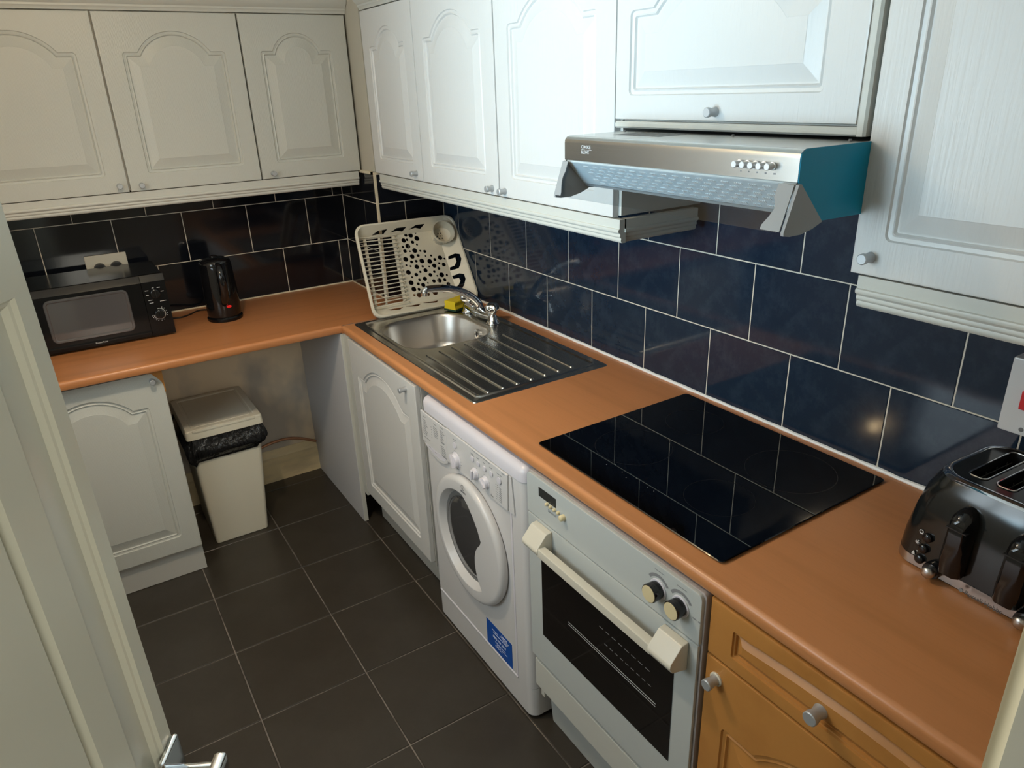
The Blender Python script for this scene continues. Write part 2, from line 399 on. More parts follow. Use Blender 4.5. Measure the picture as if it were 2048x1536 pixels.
# baseboard in the niche
bm = nb(); extrude(bm, BF(-.03), [(0, 0.0), (.020, 0.0), (.020, .105), (.016, .112), (.017, .124), (.010, .136), (.008, .150), (.003, .160), (0, .160)], -1.29, -.606)
struct('baseboard_back', bm, 'skirt_cream', 'old cream moulded skirting board in the bin niche', 'skirting board')
# ceiling, left wall with its window, front wall with the doorway, hall
struct('ceiling', bx(WF, XL - .1, .12, -5.6, .12, ZC, ZC + .06), 'ceiling_white', 'plain white ceiling', 'ceiling')
WY0, WY1, WZ0, WZ1 = -2.40, -1.42, 1.12, 2.10
bm = nb()
for a in ((-5.6, WY0, 0, ZC), (WY1, .12, 0, ZC), (WY0, WY1, 0, WZ0), (WY0, WY1, WZ1, ZC)): box(bm, WF, XL - .12, XL, a[0], a[1], a[2], a[3])
struct('wall_left', bm, 'wall_paint', 'plain painted left wall with the window', 'wall')
bm = nb()
for a in ((WY0, WY0 + .05, WZ0, WZ1), (WY1 - .05, WY1, WZ0, WZ1), (WY0, WY1, WZ0, WZ0 + .05), (WY0, WY1, WZ1 - .05, WZ1), (-1.935, -1.885, WZ0, WZ1)): box(bm, WF, XL - .09, XL - .04, *a)
w1 = struct('window_1', bm, 'appliance_white', 'white framed kitchen window with two panes', 'window')
for a in ((WY0 + .05, -1.935), (-1.885, WY1 - .05)): obj('pane', bx(WF, XL - .068, XL - .062, a[0], a[1], WZ0 + .05, WZ1 - .05), 'window_glass', w1)
DX0, DX1 = -1.87, -1.15
bm = nb()
for a in ((XL - .1, DX0 - .03, 0, ZC), (DX1 + .03, .008, 0, ZC), (DX0 - .03, DX1 + .03, 2.06, ZC)): box(bm, WF, a[0], a[1], YF - .11, YF, a[2], a[3])
struct('wall_front', bm, 'wall_paint', 'painted front wall around the doorway', 'wall')
bm = nb(); box(bm, WF, XL - .1, .12, -5.7, -5.6, 0, ZC); box(bm, WF, XL - .2, XL - .1, -5.6, -3.3, 0, ZC)
struct('wall_hall', bm, 'wall_paint', 'plain walls of the hall behind the doorway', 'wall')
# door lining: right post seen at the lower right of the view
bm = nb(); box(bm, WF, DX1, DX1 + .03, YF - .12, YF + .012, 0, 2.06)
t5 = struct('trim_5', bm, 'jamb_grey', 'white painted door lining post beside the end of the worktop', 'door frame', bevel=.002)
bm = nb(); tube(bm, [(DX1 + .0012, YF + .0125, .0), (DX1 + .0012, YF + .0125, 2.06)], .0034, 12)
obj('bead', bm, 'jamb_cream', t5, label='cream rounded bead')
bm = nb(); box(bm, WF, DX0 - .03, DX0, YF - .12, YF + .012, 0, 2.06); box(bm, WF, DX0 - .03, DX1 + .03, YF - .12, YF + .012, 2.06, 2.09)
struct('trim_6', bm, 'jamb_grey', 'door lining on the hinge side and above the doorway', 'door frame', bevel=.002)

# open entrance door, seen almost edge-on
th = R(-119)
dd = Vector((math.cos(th), math.sin(th), 0)); dn = Vector((-dd.y, dd.x, 0))     # along the leaf to the hinge, out of its visible face
D0 = Vector((-1.4825, -2.560, 0))
dv = (Vector((0, 0, 1)) + dd * .0263).normalized()                                  # the leaf has dropped a little on its hinges
df = F(D0 - dd * .0466, dd, dv, dn)
bm = nb(); DW, DH = .72, 2.02
OUT = V(bm, [df(a, b, 0) for a, b in ((0.0, .006), (DW, .006), (DW, DH), (0.0, DH))])
BK = V(bm, [df(a, b, -.038) for a, b in ((0.0, .006), (DW, .006), (DW, DH), (0.0, DH))])
ring(bm, OUT, BK); bm.faces.new(BK)
holes = []
for (a, b, c, d) in ((.0205, .127, 1.005, 1.594), (.0205, .127, .16, .88), (.0205, .127, 1.66, 1.93), (.40, .52, 1.005, 1.594), (.40, .52, .16, .88), (.40, .52, 1.66, 1.93)):
    L = []
    for (q, ql_, dp) in ((0, 0, 0), (.0025, .003, -.0035), (.005, .006, -.0045), (.007, .009, -.0065), (.009, .010, -.009), (.047, .013, -.003), (.050, .015, -.0005)):
        L.append(V(bm, [df(x, y, dp) for x, y in ((a + q, c + q), (b - ql_, c + q), (b - ql_, d - q), (a + q, d - q))]))
    for i in range(len(L) - 1): ring(bm, L[i], L[i + 1])
    bm.faces.new(L[-1]); holes.append(L[0])
fill(bm, [OUT] + holes)
bmesh.ops.recalc_face_normals(bm, faces=bm.faces[:])
door1 = struct('door_1', bm, 'entry_door', 'open white panelled entrance door filling the left edge', 'door', smooth=20)
HZ = .993
bm = nb(); box(bm, df, -.001, .042, HZ - .10, HZ + .085, .0005, .008)
hnd = obj('door_handle', bm, 'chrome', door1, bevel=.003, label='chrome lever handle on a backplate')
bm = nb(); box(bm, df, -.0012, .0, HZ - .10, HZ + .09, -.030, -.006); obj('latch_plate', bm, 'chrome', door1)
bm = nb(); tube(bm, [df(.018, 1.038, .008), df(.018, 1.038, .048)], .0085, 16)
obj('spindle', bm, 'chrome', hnd)
bm = nb(); box(bm, df, .004, .145, 1.026, 1.050, .044, .058); obj('lever', bm, 'chrome', hnd, bevel=.004)

# ================================================================== WALL CABINETS
CZ0, CZ1 = 1.432, 2.018
def wall_cab(name, f, u0, u1, v0, v1, doors, label, wd, depth, group=None, dm='door_white_back', cu0=None, cu1=None, group_w=.018):
    """f has w=0 on the door front plane"""
    c0 = u0 if cu0 is None else cu0; c1 = u1 if cu1 is None else cu1
    t = thing(name, f((u0 + u1) / 2, v0, -depth / 2), label, 'wall cabinet', group)
    obj('carcass', bx(f, c0, c1, v0 + .004, v1 - .002, -depth, -.0195), 'carcass_white', t)
    for (a, b, pan, ku, kv) in doors:
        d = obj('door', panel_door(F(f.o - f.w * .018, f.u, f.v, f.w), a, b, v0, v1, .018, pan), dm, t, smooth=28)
        knob(d, f, ku, kv, 0.0)
    return t
fb = BF(-.270); fr = RF(-.300)
wall_cab('wall_cabinet', fb, -1.69, -.7195, CZ0, CZ1, [
    (-1.69, -1.1925, (-1.623, -1.257, 1.490, 1.893, .052, .066), -1.222, 1.456),
    (-1.1875, -.7195, (-1.119, -.777, 1.490, 1.893, .050, .066), -1.150, 1.452)],
    'white double wall cabinet with arched doors above the black microwave', 0, .26)
wall_cab('wall_cabinet', fb, -.7145, -.307, CZ0, CZ1, [(-.7145, -.307, (-.650, -.372, 1.490, 1.893, .046, .062), -.673, 1.452)],
    'white single wall cabinet on the back wall beside the corner boxing', 0, .26)
wall_cab('wall_cabinet', fr, .412, .852, CZ0, CZ1, [(.412, .852, (.478, .787, 1.488, 1.893, .048, .060), .806, 1.458)],
    'narrow white wall cabinet in the corner above the dish rack', 0, .29, dm='door_white_right')
wall_cab('wall_cabinet', fr, .857, 1.910, CZ0, CZ1, [
    (.857, 1.3715, (.928, 1.302, 1.488, 1.893, .052, .066), 1.337, 1.452),
    (1.3765, 1.900, (1.446, 1.832, 1.488, 1.893, .052, .066), 1.409, 1.450)],
    'white double wall cabinet above the sink, left of the cooker hood', 0, .29, dm='door_white_right')
# flap cabinet over the hood
t = thing('wall_cabinet', (-.15, -2.21, 1.645), 'short white cabinet with a lift-up door directly above the cooker hood', 'wall cabinet')
obj('carcass', bx(fr, 1.914, 2.528, 1.640, CZ1 - .002, -.29, -.0195), 'carcass_white', t)
d = obj('door', panel_door(F((-.282, 0, 0), fr.u, fr.v, fr.w), 1.902, 2.512, 1.658, CZ1, .018, (1.948, 2.444, 1.708, 1.878, .070, .075)), 'door_white_right', t, smooth=28)
knob(d, fr, 2.206, 1.676, 0)
bm = nb(); extrude(bm, F((-.282, 0, 0), fr.u, fr.v, fr.w), [(-.01, 1.6395), (.016, 1.6395), (.020, 1.643), (.020, 1.650), (.016, 1.6545), (-.01, 1.6545)], 1.906, 2.526)
obj('rail', bm, 'moulding_white', t)
bm = nb(); extrude(bm, F((-.300, 0, 0), (0, 0, 1), (0, -1, 0), (-1, 0, 0)), [(-.015, 2.514), (.0, 2.514), (.004, 2.518), (.004, 2.528), (0, 2.532), (-.015, 2.532)], 1.640, CZ1)
obj('stile', bm, 'moulding_white', t)
wall_cab('wall_cabinet', fr, 2.539, 3.14, 1.416, CZ1, [(2.539, 3.12, (2.592, 3.060, 1.478, 1.885, .056, .070), 2.573, 1.448)],
    'large white wall cabinet right of the cooker hood, above the toaster', 0, .29, dm='door_white_right')
# pelmets under the cabinets
PEL = [(-.020, .0), (0, .0), (0, -.022), (.003, -.0235), (.0042, -.027), (.003, -.031), (-.0005, -.0325), (-.0025, -.036), (-.0015, -.0405), (-.0025, -.043), (-.0055, -.0455), (-.0045, -.050), (-.0055, -.054), (-.009, -.057), (-.020, -.057)]
def pelmet(name, f, u0, u1, label, group=None, dz=0):
    bm = nb(); extrude(bm, F(f.o + Vector((0, 0, 1.430 + dz)), f.u, f.v, f.w), PEL, u0, u1)
    return tag(obj(name, bm, 'moulding_white', smooth=40), label, 'moulding')
pelmet('pelmet', BF(-.268), -1.69, -.318, 'white ribbed pelmet under the cabinets of the back wall')
p = pelmet('pelmet', RF(-.300), .452, 1.928, 'long white ribbed pelmet under the right wall cabinets above the sink')
bm = nb(); extrude(bm, F((0, -1.908, 1.430), (1, 0, 0), (0, 0, 1), (0, -1, 0)), [(a + .020, b) for a, b in PEL], -.284, -.036)
obj('return_piece', bm, 'moulding_white', p, smooth=40)
pelmet('pelmet', RF(-.2985), 2.556, 3.14, 'short white ribbed pelmet under the large cabinet at the toaster', dz=-.016)
# cornices
COR = [(-.02, .0), (.0, .0), (.002, .008), (.006, .012), (.006, .018), (.014, .024), (.024, .036), (.030, .050), (.036, .054), (.036, .064), (-.02, .064)]
for nm, f, a, b, lb in (('cornice', BF(-.268), -1.69, -.300, 'white cornice moulding along the top of the back wall cabinets'), ('cornice', RF(-.298), .410, 3.14, 'white cornice moulding along the top of the right wall cabinets')):
    bm = nb(); extrude(bm, F(f.o + Vector((0, 0, 2.021)), f.u, f.v, f.w), COR, a, b)
    tag(obj(nm, bm, 'moulding_white', smooth=40), lb, 'moulding')

# ================================================================== WORKTOPS
WX, WB = -.602, .868
PROF = [(0.001, WB), (.592, WB), (.599, .871), (.602, .878), (.602, .889), (.6005, .895), (.596, .899), (.590, .900), (.001, .900)]
wf = RF(0.0)
bm = nb()
extrude(bm, wf, PROF, .6515, .735); extrude(bm, wf, PROF, 1.125, 3.178)
extrude(bm, wf, [p for p in PROF if p[0] > .5] + [(.525, .900), (.525, WB)], .735, 1.125)
extrude(bm, wf, [(.001, WB), (.140, WB), (.140, .900), (.001, .900)], .735, 1.125)
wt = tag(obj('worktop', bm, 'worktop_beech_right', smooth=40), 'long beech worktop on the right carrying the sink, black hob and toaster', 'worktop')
bm = nb(); box(bm, WF, -.598, -.002, -.6525, -.6495, .8995, .9009); obj('joint_strip', bm, 'lead_grey', wt, label='thin dark metal joint strip')
bm = nb(); Pb = [(w_ + .048 if w_ > .5 else .001, v) for w_, v in PROF]
extrude(bm, BF(0), Pb, XL + .002, -.603); box(bm, WF, -.603, -.001, -.6495, -.001, WB, .900)
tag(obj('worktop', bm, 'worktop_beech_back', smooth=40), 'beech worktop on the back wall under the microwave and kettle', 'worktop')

# ================================================================== SINK, TAP
tf = TF(0.0)
sk = thing('sink', (-.31, -1.137, .9), 'stainless steel inset sink with a ribbed drainer, beside the dish rack', 'sink')
SU0, SU1, SV0, SV1 = .664, 1.611, -.558, -.061
BU0, BU1, BV0, BV1 = .742, 1.118, -.516, -.158
bm = nb(); L = []
for ins, z, r in ((0, .9002, .010), (.002, .9028, .009), (.022, .9030, .012), (.026, .9062, .012), (.031, .9066, .012), (.036, .9036, .012), (.040, .9024, .012)):
    L.append(V(bm, [tf(u, v, z) for u, v in rrect(SU0 + ins, SU1 - ins, SV0 + ins, SV1 - ins, r, 4)]))
for i in range(len(L) - 1): ring(bm, L[i], L[i + 1])
hole = V(bm, [tf(u, v, .9024) for u, v in rrect(BU0, BU1, BV0, BV1, .115, 10)])
fill(bm, [L[-1], hole]); bmesh.ops.recalc_face_normals(bm, faces=bm.faces[:])
obj('deck', bm, 'sink_steel', sk, smooth=30)
bm = nb(); L = []
for ins, z, r in ((-.0015, .9027, .1155), (.002, .9020, .114), (.006, .8975, .112), (.009, .888, .110), (.020, .790, .100), (.027, .768, .095), (.045, .757, .080), (.075, .754, .060)):
    L.append(V(bm, [tf(u, v, z) for u, v in rrect(BU0 + ins, BU1 - ins, BV0 + ins, BV1 - ins, r, 10)]))
for i in range(len(L) - 1): ring(bm, L[i], L[i + 1])
bm.faces.new(L[-1]); bmesh.ops.recalc_face_normals(bm, faces=bm.faces[:]); bmesh.ops.reverse_faces(bm, faces=bm.faces[:])
obj('bowl', bm, 'bowl_steel', sk, smooth=50)
for i in range(7):
    v = -.486 + i * .0535; u0 = 1.163 - .012 * math.sin(i / 6 * math.pi) - .004 * i; u1 = 1.578 - .003 * i
    bm = nb(); L = []
    for ins, z in ((0, .9022), (.0010, .9050), (.0030, .9066), (.0050, .9070)):
        L.append(V(bm, [tf(a, b, z) for a, b in rrect(u0 + ins, u1 - ins, v - .0072 + ins, v + .0072 - ins, .0070 - ins, 4)]))
    loft(bm, L, False, True); obj('drainer_ridge', bm, 'sink_steel', sk, smooth=50)
# overflow on the far wall of the bowl, drain in its floor
of = F((-.1745, 0, 0), (0, -1, 0), (0, 0, 1), (-1, 0, 0))
bm = nb(); lathe(bm, of, .962, .858, [(.0195, -.006), (.0195, .0020), (.0170, .004), (.0120, .004), (.0110, .002)], 24, cap1=True); obj('overflow', bm, 'chrome', sk, smooth=40)
bm = nb(); box(bm, of, .957, .967, .851, .865, .0018, .0028); obj('overflow_slot', bm, 'black_matt', sk)
bm = nb(); lathe(bm, tf, .93, -.335, [(.042, .7545), (.042, .7565), (.034, .7580), (.030, .7555), (.010, .7555)], 24); obj('drain', bm, 'chrome', sk, smooth=40)

TX = -.126
tp = thing('mixer_tap', (TX, -.905, .9036), 'chrome mixer tap with two handles and a swan spout over the sink bowl', 'tap')
bm = nb()
tube(bm, smooth_path([(TX, -.812, .930), (TX, -.85, .926), (TX, -.905, .928), (TX, -.96, .926), (TX, -.998, .930)], 5), [.0165, .017, .0175, .018, .0185, .019, .020, .0212, .022, .0224, .0225, .0224, .022, .0212, .020, .019, .0185, .018, .0175, .017, .0165], 16)
lathe(bm, tf, .905, TX, [(.021, .912), (.021, .938), (.018, .943), (.016, .950)], 20)
obj('body', bm, 'chrome', tp, smooth=50)
bm = nb(); sp = smooth_path([(TX, -.905, .935), (-.132, -.905, .962), (-.163, -.903, .995), (-.215, -.902, 1.026), (-.280, -.901, 1.046), (-.335, -.900, 1.052), (-.352, -.900, 1.047), (-.355, -.900, 1.030)], 6)
tube(bm, sp, [.0165 - .004 * i / (len(sp) - 1) + (.0012 if i > len(sp) - 7 else 0) for i in range(len(sp))], 18); obj('spout', bm, 'chrome', tp, smooth=60)
for uu in (.806, 1.002):
    bm = nb(); lathe(bm, tf, uu, TX, [(.0265, .9036), (.0265, .906), (.0225, .910), (.0180, .918), (.0172, .932), (.0130, .938)], 22)
    ped = obj('pillar', bm, 'chrome', tp, smooth=50)
    bm = nb(); L = []
    for k, (z, r, a) in enumerate(((.936, .0110, 0), (.944, .0150, .05), (.951, .0225, .12), (.960, .0260, .18), (.972, .0250, .18), (.979, .0205, .12), (.982, .012, 0))):
        L.append(V(bm, [tf(uu + r * (1 + a * math.cos(4 * t)) * math.cos(t), TX + r * (1 + a * math.cos(4 * t)) * math.sin(t), z) for t in [2 * math.pi * i / 32 for i in range(32)]]))
    loft(bm, L); obj('handle', bm, 'chrome', tp, smooth=60)

# ================================================================== HOB
hb = thing('hob', (-.294, -2.228, .9), 'black glass ceramic hob set into the worktop above the oven', 'hob')
bm = nb(); L = []
for ins, z in ((.004, .9002), (.001, .9035), (0, .9048), (.0018, .9062)):
    L.append(V(bm, [tf(u, v, z) for u, v in rrect(1.926 + ins, 2.531 - ins, -.554 + ins, -.034 - ins, .010, 4)]))
loft(bm, L); obj('glass_plate', bm, 'black_glass', hb, smooth=30)
for (u, v, r) in ((2.075, -.155, .075), (2.385, -.170, .100), (2.085, -.375, .095), (2.370, -.385, .075)):
    bm = nb(); n = 56; A = V(bm, circ(tf, u, v, r, .90635, n)); B = V(bm, circ(tf, u, v, r - .0012, .90635, n)); ring(bm, A, B)
    bmesh.ops.recalc_face_normals(bm, faces=bm.faces[:]); obj('cooking_zone', bm, 'hob_mark', hb, label='faint ring of a cooking zone')
bm = nb()
for (u, v) in ((2.117, -.487), (2.130, -.470), (2.190, -.490), (2.206, -.473), (2.165, -.480), (2.25, -.480), (2.27, -.480)):
    lathe(bm, tf, u, v, [(.0012, .9061), (.0012, .90634)], 8)
obj('touch_marks', bm, 'print_mid', hb, kind='stuff')

# ================================================================== BASE CABINETS
# back wall
bc = thing('base_cabinet', (-1.505, -.30, 0), 'white base cabinet with an arched door left of the bin', 'base cabinet')
fb2 = BF(-.600)
obj('carcass', bx(WF, -1.757, -1.257, -.580, -.035, .117, .866), 'carcass_white', bc)
bm = nb(); box(bm, WF, -1.300, -1.2535, -.5990, -.5805, .775, .8665); obj('edge_strip', bm, 'orange_door', bc, label='bare orange wood behind the broken door corner')
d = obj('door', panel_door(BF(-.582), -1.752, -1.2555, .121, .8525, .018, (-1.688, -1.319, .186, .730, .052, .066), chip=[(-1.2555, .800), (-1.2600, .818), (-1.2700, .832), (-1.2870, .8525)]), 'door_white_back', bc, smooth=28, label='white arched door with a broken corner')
knob(d, fb2, -1.291, .825, 0)
obj('plinth', bx(WF, -1.757, -1.2555, -.578, -.560, .002, .116), 'carcass_white', bc)
# sink unit in the corner
su = thing('base_cabinet', (-.31, -.98, 0), 'white sink cabinet with an arched door left of the washing machine', 'base cabinet')
fr2 = RF(-.600)
bm = nb(); box(bm, WF, -.610, -.594, -.640, -.034, .002, .866); obj('end_panel', bm, 'panel_grey', su, label='plain grey-white end panel facing the bin')
bm = nb(); box(bm, WF, -.6085, -.5925, -.642, -.6402, .003, .866); obj('edge_strip', bm, 'moulding_white', su)
bm = nb(); box(bm, WF, -.5805, -.04, -1.298, -.645, .152, .700); box(bm, WF, -.5805, -.04, -1.298, -1.282, .700, .866); obj('carcass', bm, 'carcass_white', su)
bm = nb(); box(bm, WF, -.598, -.581, -.6885, -.646, .152, .866); obj('filler_strip', bm, 'moulding_white', su, bevel=.0015)
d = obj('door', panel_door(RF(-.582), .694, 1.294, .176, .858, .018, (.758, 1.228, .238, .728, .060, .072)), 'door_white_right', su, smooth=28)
knob(d, fr2, 1.222, .826, 0)
obj('plinth', bx(WF, -.528, -.510, -1.318, -.645, .002, .150), 'carcass_white', su)
# oven housing: only its rail, sides and plinth show
oh = thing('base_cabinet', (-.30, -2.25, 0), 'oven housing cabinet with a pale rail and plinth below the oven', 'base cabinet')
for a in (1.948, 2.532): obj('side_panel', bx(WF, -.575, -.04, -a - .016, -a, .10, .866), 'carcass_white', oh)
bm = nb(); box(bm, RF(-.578), 1.960, 2.548, .166, .262, 0, .024); obj('rail', bm, 'moulding_white', oh, bevel=.004)
bm = nb(); extrude(bm, RF(-.535), [(0, .002), (.016, .002), (.030, .164), (.012, .164)], 1.972, 2.55); obj('plinth', bm, 'oven_white', oh)
# beech unit at the near end
oc = thing('base_cabinet', (-.30, -2.855, 0), 'orange beech drawer-line base cabinet right of the oven', 'base cabinet')
obj('carcass', bx(WF, -.580, -.04, -3.165, -2.552, .135, .866), 'orange_door', oc)
d = obj('drawer', panel_door(RF(-.582), 2.553, 3.16, .7385, .8635, .018, (2.608, 3.105, .766, .826, .035, .012), ps=.44), 'orange_door', oc, smooth=28)
knob(d, fr2, 2.790, .797, 0, r=.0125, L=.030)
d = obj('door', panel_door(RF(-.582), 2.553, 3.16, .140, .7335, .018, (2.604, 3.109, .200, .590, .075, .075)), 'orange_door', oc, smooth=28)
k = knob(d, fr2, 2.582, .693, 0, r=.0115, L=.030)
bm = nb(); lathe(bm, fr2, 2.582, .693, [(.014, 0), (.014, .003), (.0125, .0042)], 18); obj('knob_washer', bm, 'cream_plastic', d)
obj('plinth', bx(WF, -.528, -.510, -3.165, -2.552, .002, .134), 'orange_door', oc)

# ================================================================== WASHING MACHINE
wm = thing('washing_machine', (-.32, -1.6435, 0), 'white front-loading washing machine between the sink cabinet and the oven', 'washing machine')
wx = RF(-.605)
A0, A1 = 1.346, 1.942
bm = nb(); L = []
plan = [(A0, 0)] + [(A0 + .022 - .022 * math.cos(R(t)), -.022 + .022 * math.sin(R(t)) + 0) for t in ()]
def wmplan(z, ins=0):
    pts = []
    r = .028 - ins
    for i in range(7):
        t = R(90 * i / 6); pts.append((A0 + ins + r - r * math.cos(t), -.028 + r * math.sin(t)))
    for i in range(7):
        t = R(90 * i / 6); pts.append((A1 - ins - r + r * math.sin(t), -.028 + r * math.cos(t)))
    pts += [(A1 - ins, -.56), (A0 + ins, -.56)]
    return pts
loft(bm, [V(bm, [wx(u, z, w_) for u, w_ in wmplan(z)]) for z in (.118, .804)])
obj('cabinet', bm, 'appliance_white', wm, smooth=40)
bm = nb(); loft(bm, [V(bm, [wx(u, z, w_ + (.002 if i < 14 else 0)) for i, (u, w_) in enumerate(wmplan(z, ins))]) for z, ins in ((.806, 0), (.832, 0), (.842, .004), (.849, .012), (.8515, .022))])
lid = obj('lid', bm, 'lid_white', wm, smooth=60)
bm = nb(); loft(bm, [V(bm, [wx(u, z, w_ - (.0015 if i < 14 else 0)) for i, (u, w_) in enumerate(wmplan(z))]) for z in (.014, .1165)])
kp = obj('kick_panel', bm, 'appliance_white', wm, smooth=40, label='pale kick panel at the foot')
bm = nb(); extrude(bm, wx, [(-.003, .1155), (.0022, .1160), (.0030, .1185), (.0010, .1215), (-.003, .1225)], A0 + .028, A1 - .07); obj('seam', bm, 'lid_white', wm)
for u in (A0 + .05, A1 - .05):
    bm = nb(); lathe(bm, tf, u, -.57, [(.018, .0), (.018, .006), (.010, .008), (.010, .016)], 16); obj('foot', bm, 'black_plastic', wm)
    bm = nb(); lathe(bm, tf, u, -.12, [(.018, .0), (.018, .006), (.010, .008), (.010, .016)], 16); obj('foot', bm, 'black_plastic', wm)
# facia
bm = nb(); prism(bm, wx, [(1.372, .690), (1.862, .690), (1.868, .803), (1.372, .803)], .0, .0065)
fa = obj('control_panel', bm, 'appliance_white', wm, bevel=.002)
bm = nb()
a = V(bm, [wx(*q) for q in ((1.8625, .690, .0065), (1.8685, .803, .0065), (1.868, .690, 0), (1.874, .690, 0))])
bm.free(); bm = nb(); prism(bm, F((-.605, 0, 0), (0, 0, 1), (0, -1, 0), (-1, 0, 0)), [(.692, 1.865), (.692, 1.893), (.803, 1.882), (.803, 1.871)], 0, .0045)
obj('end_cap', bm, 'appliance_white', fa, bevel=.0015)
bm = nb(); prism(bm, wx, [(1.352, .700), (1.368, .690), (1.392, .676), (1.425, .666), (1.462, .663), (1.495, .669), (1.520, .682), (1.524, .700), (1.524, .803), (1.352, .803)], .0005, .0082)
dr = obj('detergent_drawer', bm, 'appliance_white', wm, bevel=.0025, label='detergent drawer with a curved grip')
bm = nb(); prism(bm, wx, [(1.372, .694), (1.40, .683), (1.44, .676), (1.475, .675), (1.505, .684), (1.516, .696)], .0080, .0086); obj('grip_recess', bm, 'lid_white', dr)
def dial(u, v, r, L, ang):
    bm = nb(); lathe(bm, wx, u, v, [(r * 1.12, .0065), (r * 1.12, .008), (r, .0088), (r * .96, .0065 + L * .7), (r * .8, .0065 + L)], 26)
    k = obj('dial', bm, 'lid_white', fa, smooth=40)
    c, s = math.cos(R(ang)), math.sin(R(ang)); fk = F(wx(u, v, 0), wx.u * c + wx.v * s, wx.v * c - wx.u * s, wx.w)
    bm = nb(); prism(bm, fk, [(-r * .30, -r * .95), (r * .30, -r * .95), (r * .24, r * .98), (-r * .24, r * .98)], .0065 + L * .6, .0065 + L * 1.5); obj('grip', bm, 'lid_white', k, bevel=.0025)
dial(1.581, .722, .0225, .013, 25); dial(1.694, .728, .0165, .011, -10); dial(1.753, .728, .0165, .011, 50)
for u, v in ((1.682, .771), (1.716, .770), (1.750, .770), (1.786, .771)):
    bm = nb(); prism(bm, wx, [(u + x * 1.0, v + y) for x, y in rrect(-.0085, .0085, -.0075, .0075, .006, 4)], .0065, .0095); obj('button', bm, 'lid_white', fa, bevel=.001)
for u, v in ((1.826, .768), (1.577, .769)):
    bm = nb(); lathe(bm, wx, u, v, [(.0105, .0062), (.0105, .0085), (.0090, .0095)], 20); obj('button', bm, 'lid_white', fa, smooth=40)
    bm = nb(); A = V(bm, circ(wx, u, v, .0118, .00675, 24)); B = V(bm, circ(wx, u, v, .0108, .00675, 24)); ring(bm, A, B); bmesh.ops.recalc_face_normals(bm, faces=bm.faces[:]); obj('button_ring', bm, 'print_mid', fa)
# printed programme table, tick marks and legends (too small to read in the photograph)
def dashes(parent, material, rows, f, w_, name='print', h=.0022):
    bm = nb()
    for u, v, L in rows: box(bm, f, u, u + L, v - h / 2, v + h / 2, w_, w_ + .0003)
    return obj(name, bm, material, parent, smooth=0, kind='stuff')
rng = random.Random(3); rows = []
for cu, top, n in ((1.366, .783, 9), (1.440, .783, 6), (1.484, .789, 7), (1.484, .737, 6)):
    rows.append((cu + .004, top + .0055, .020))
    for i in range(n):
        v = top - .0062 * (i + 1); rows.append((cu, v, .003)); rows.append((cu + .006, v, rng.choice((.014, .018, .022, .026))))
rows += [(1.366, .716, .046), (1.490, .697, .030)] + [(1.424, .770 - .009 * i, .003) for i in range(5)]
rows += [(1.368, .699, .010), (1.400, .692, .010), (1.440, .688, .010)]
dashes(dr, 'print_mid', [r for r in rows if r[0] + r[2] < 1.522], wx, .0084)
rows = []
for cu, cv, r, n in ((1.581, .722, .029, 18), (1.694, .728, .0225, 8), (1.753, .728, .0225, 8)):
    for i in range(n):
        t = 2 * math.pi * (i + .5) / n; rows.append((cu + r * math.cos(t) - .001, cv + r * math.sin(t), .0022))
rows += [(1.672, .786, .016), (1.675, .782, .018), (1.706, .785, .012), (1.741, .786, .012), (1.776, .787, .014), (1.814, .786, .024), (1.568, .787, .018), (1.838, .797, .016)]
rows += [(1.806 + .007 * (i % 2), .748 - .0075 * (i // 2), .0026) for i in range(14)] + [(1.822, .744 - .006 * i, .012) for i in range(8)]
rows += [(1.680, .7985, .10)]
dashes(fa, 'print_mid', rows, wx, .0066)
text('6', .012, wx, 1.776, .700, .0066, fa, 'print_grey'); text('kg', .006, wx, 1.784, .700, .0066, fa, 'print_grey')
# porthole door
PC, PV = 1.640, .479
dr_ = thing  # keep name space tidy
bm = nb(); n = 64
outer = [circ(wx, PC, PV, r, w_, n) for r, w_ in ((.203, .002), (.206, .009), (.2055, .016), (.2025, .0215), (.197, .0252), (.190, .0270))]
L = [V(bm, q) for q in outer]
for i in range(len(L) - 1): ring(bm, L[i], L[i + 1])
HC, HV, HR = 1.628, .476, .163
a0, a1 = math.atan2(-.131, .099), math.atan2(.1625, .012) - 2 * math.pi
arc = [(HC + HR * math.cos(a0 + (a1 - a0) * i / 44), HV + HR * math.sin(a0 + (a1 - a0) * i / 44)) for i in range(45)]
grip = [(1.668, .622), (1.697, .594), (1.722, .562), (1.738, .529), (1.731, .514), (1.715, .497), (1.703, .478), (1.696, .455), (1.694, .430), (1.698, .400), (1.709, .372)]
hole = arc + grip
def hl(s, w_): return V(bm, [wx(HC + (u - HC) * s, HV + (v - HV) * s, w_) for u, v in hole])
H = [hl(1.0, .0270), hl(.988, .0258), hl(.975, .0225), hl(.90, .003)]
fill(bm, [L[-1], H[0]])
for i in range(len(H) - 1): ring(bm, H[i], H[i + 1])
bmesh.ops.recalc_face_normals(bm, faces=bm.faces[:])
pd = obj('porthole_door', bm, 'appliance_white', wm, smooth=32)
bm = nb(); lathe(bm, wx, HC, HV, [(.150, .001), (.1495, .0045), (.141, .0075), (.133, .0070)], 48, False, False); obj('seal_ring', bm, 'lead_grey', pd, smooth=60, label='grey rubber and steel ring')
bm = nb(); lathe(bm, wx, HC, HV, [(.136, .0015), (.001, .0018)], 48, False, True); obj('drum', bm, 'drum_steel', pd)
bm = nb(); lathe(bm, wx, HC, HV, [(.134, .004), (.130, .009), (.118, .0125), (.085, .0150), (.040, .0160), (.004, .0162)], 48, False, True); obj('porthole_glass', bm, 'porthole_bowl', pd, smooth=60)
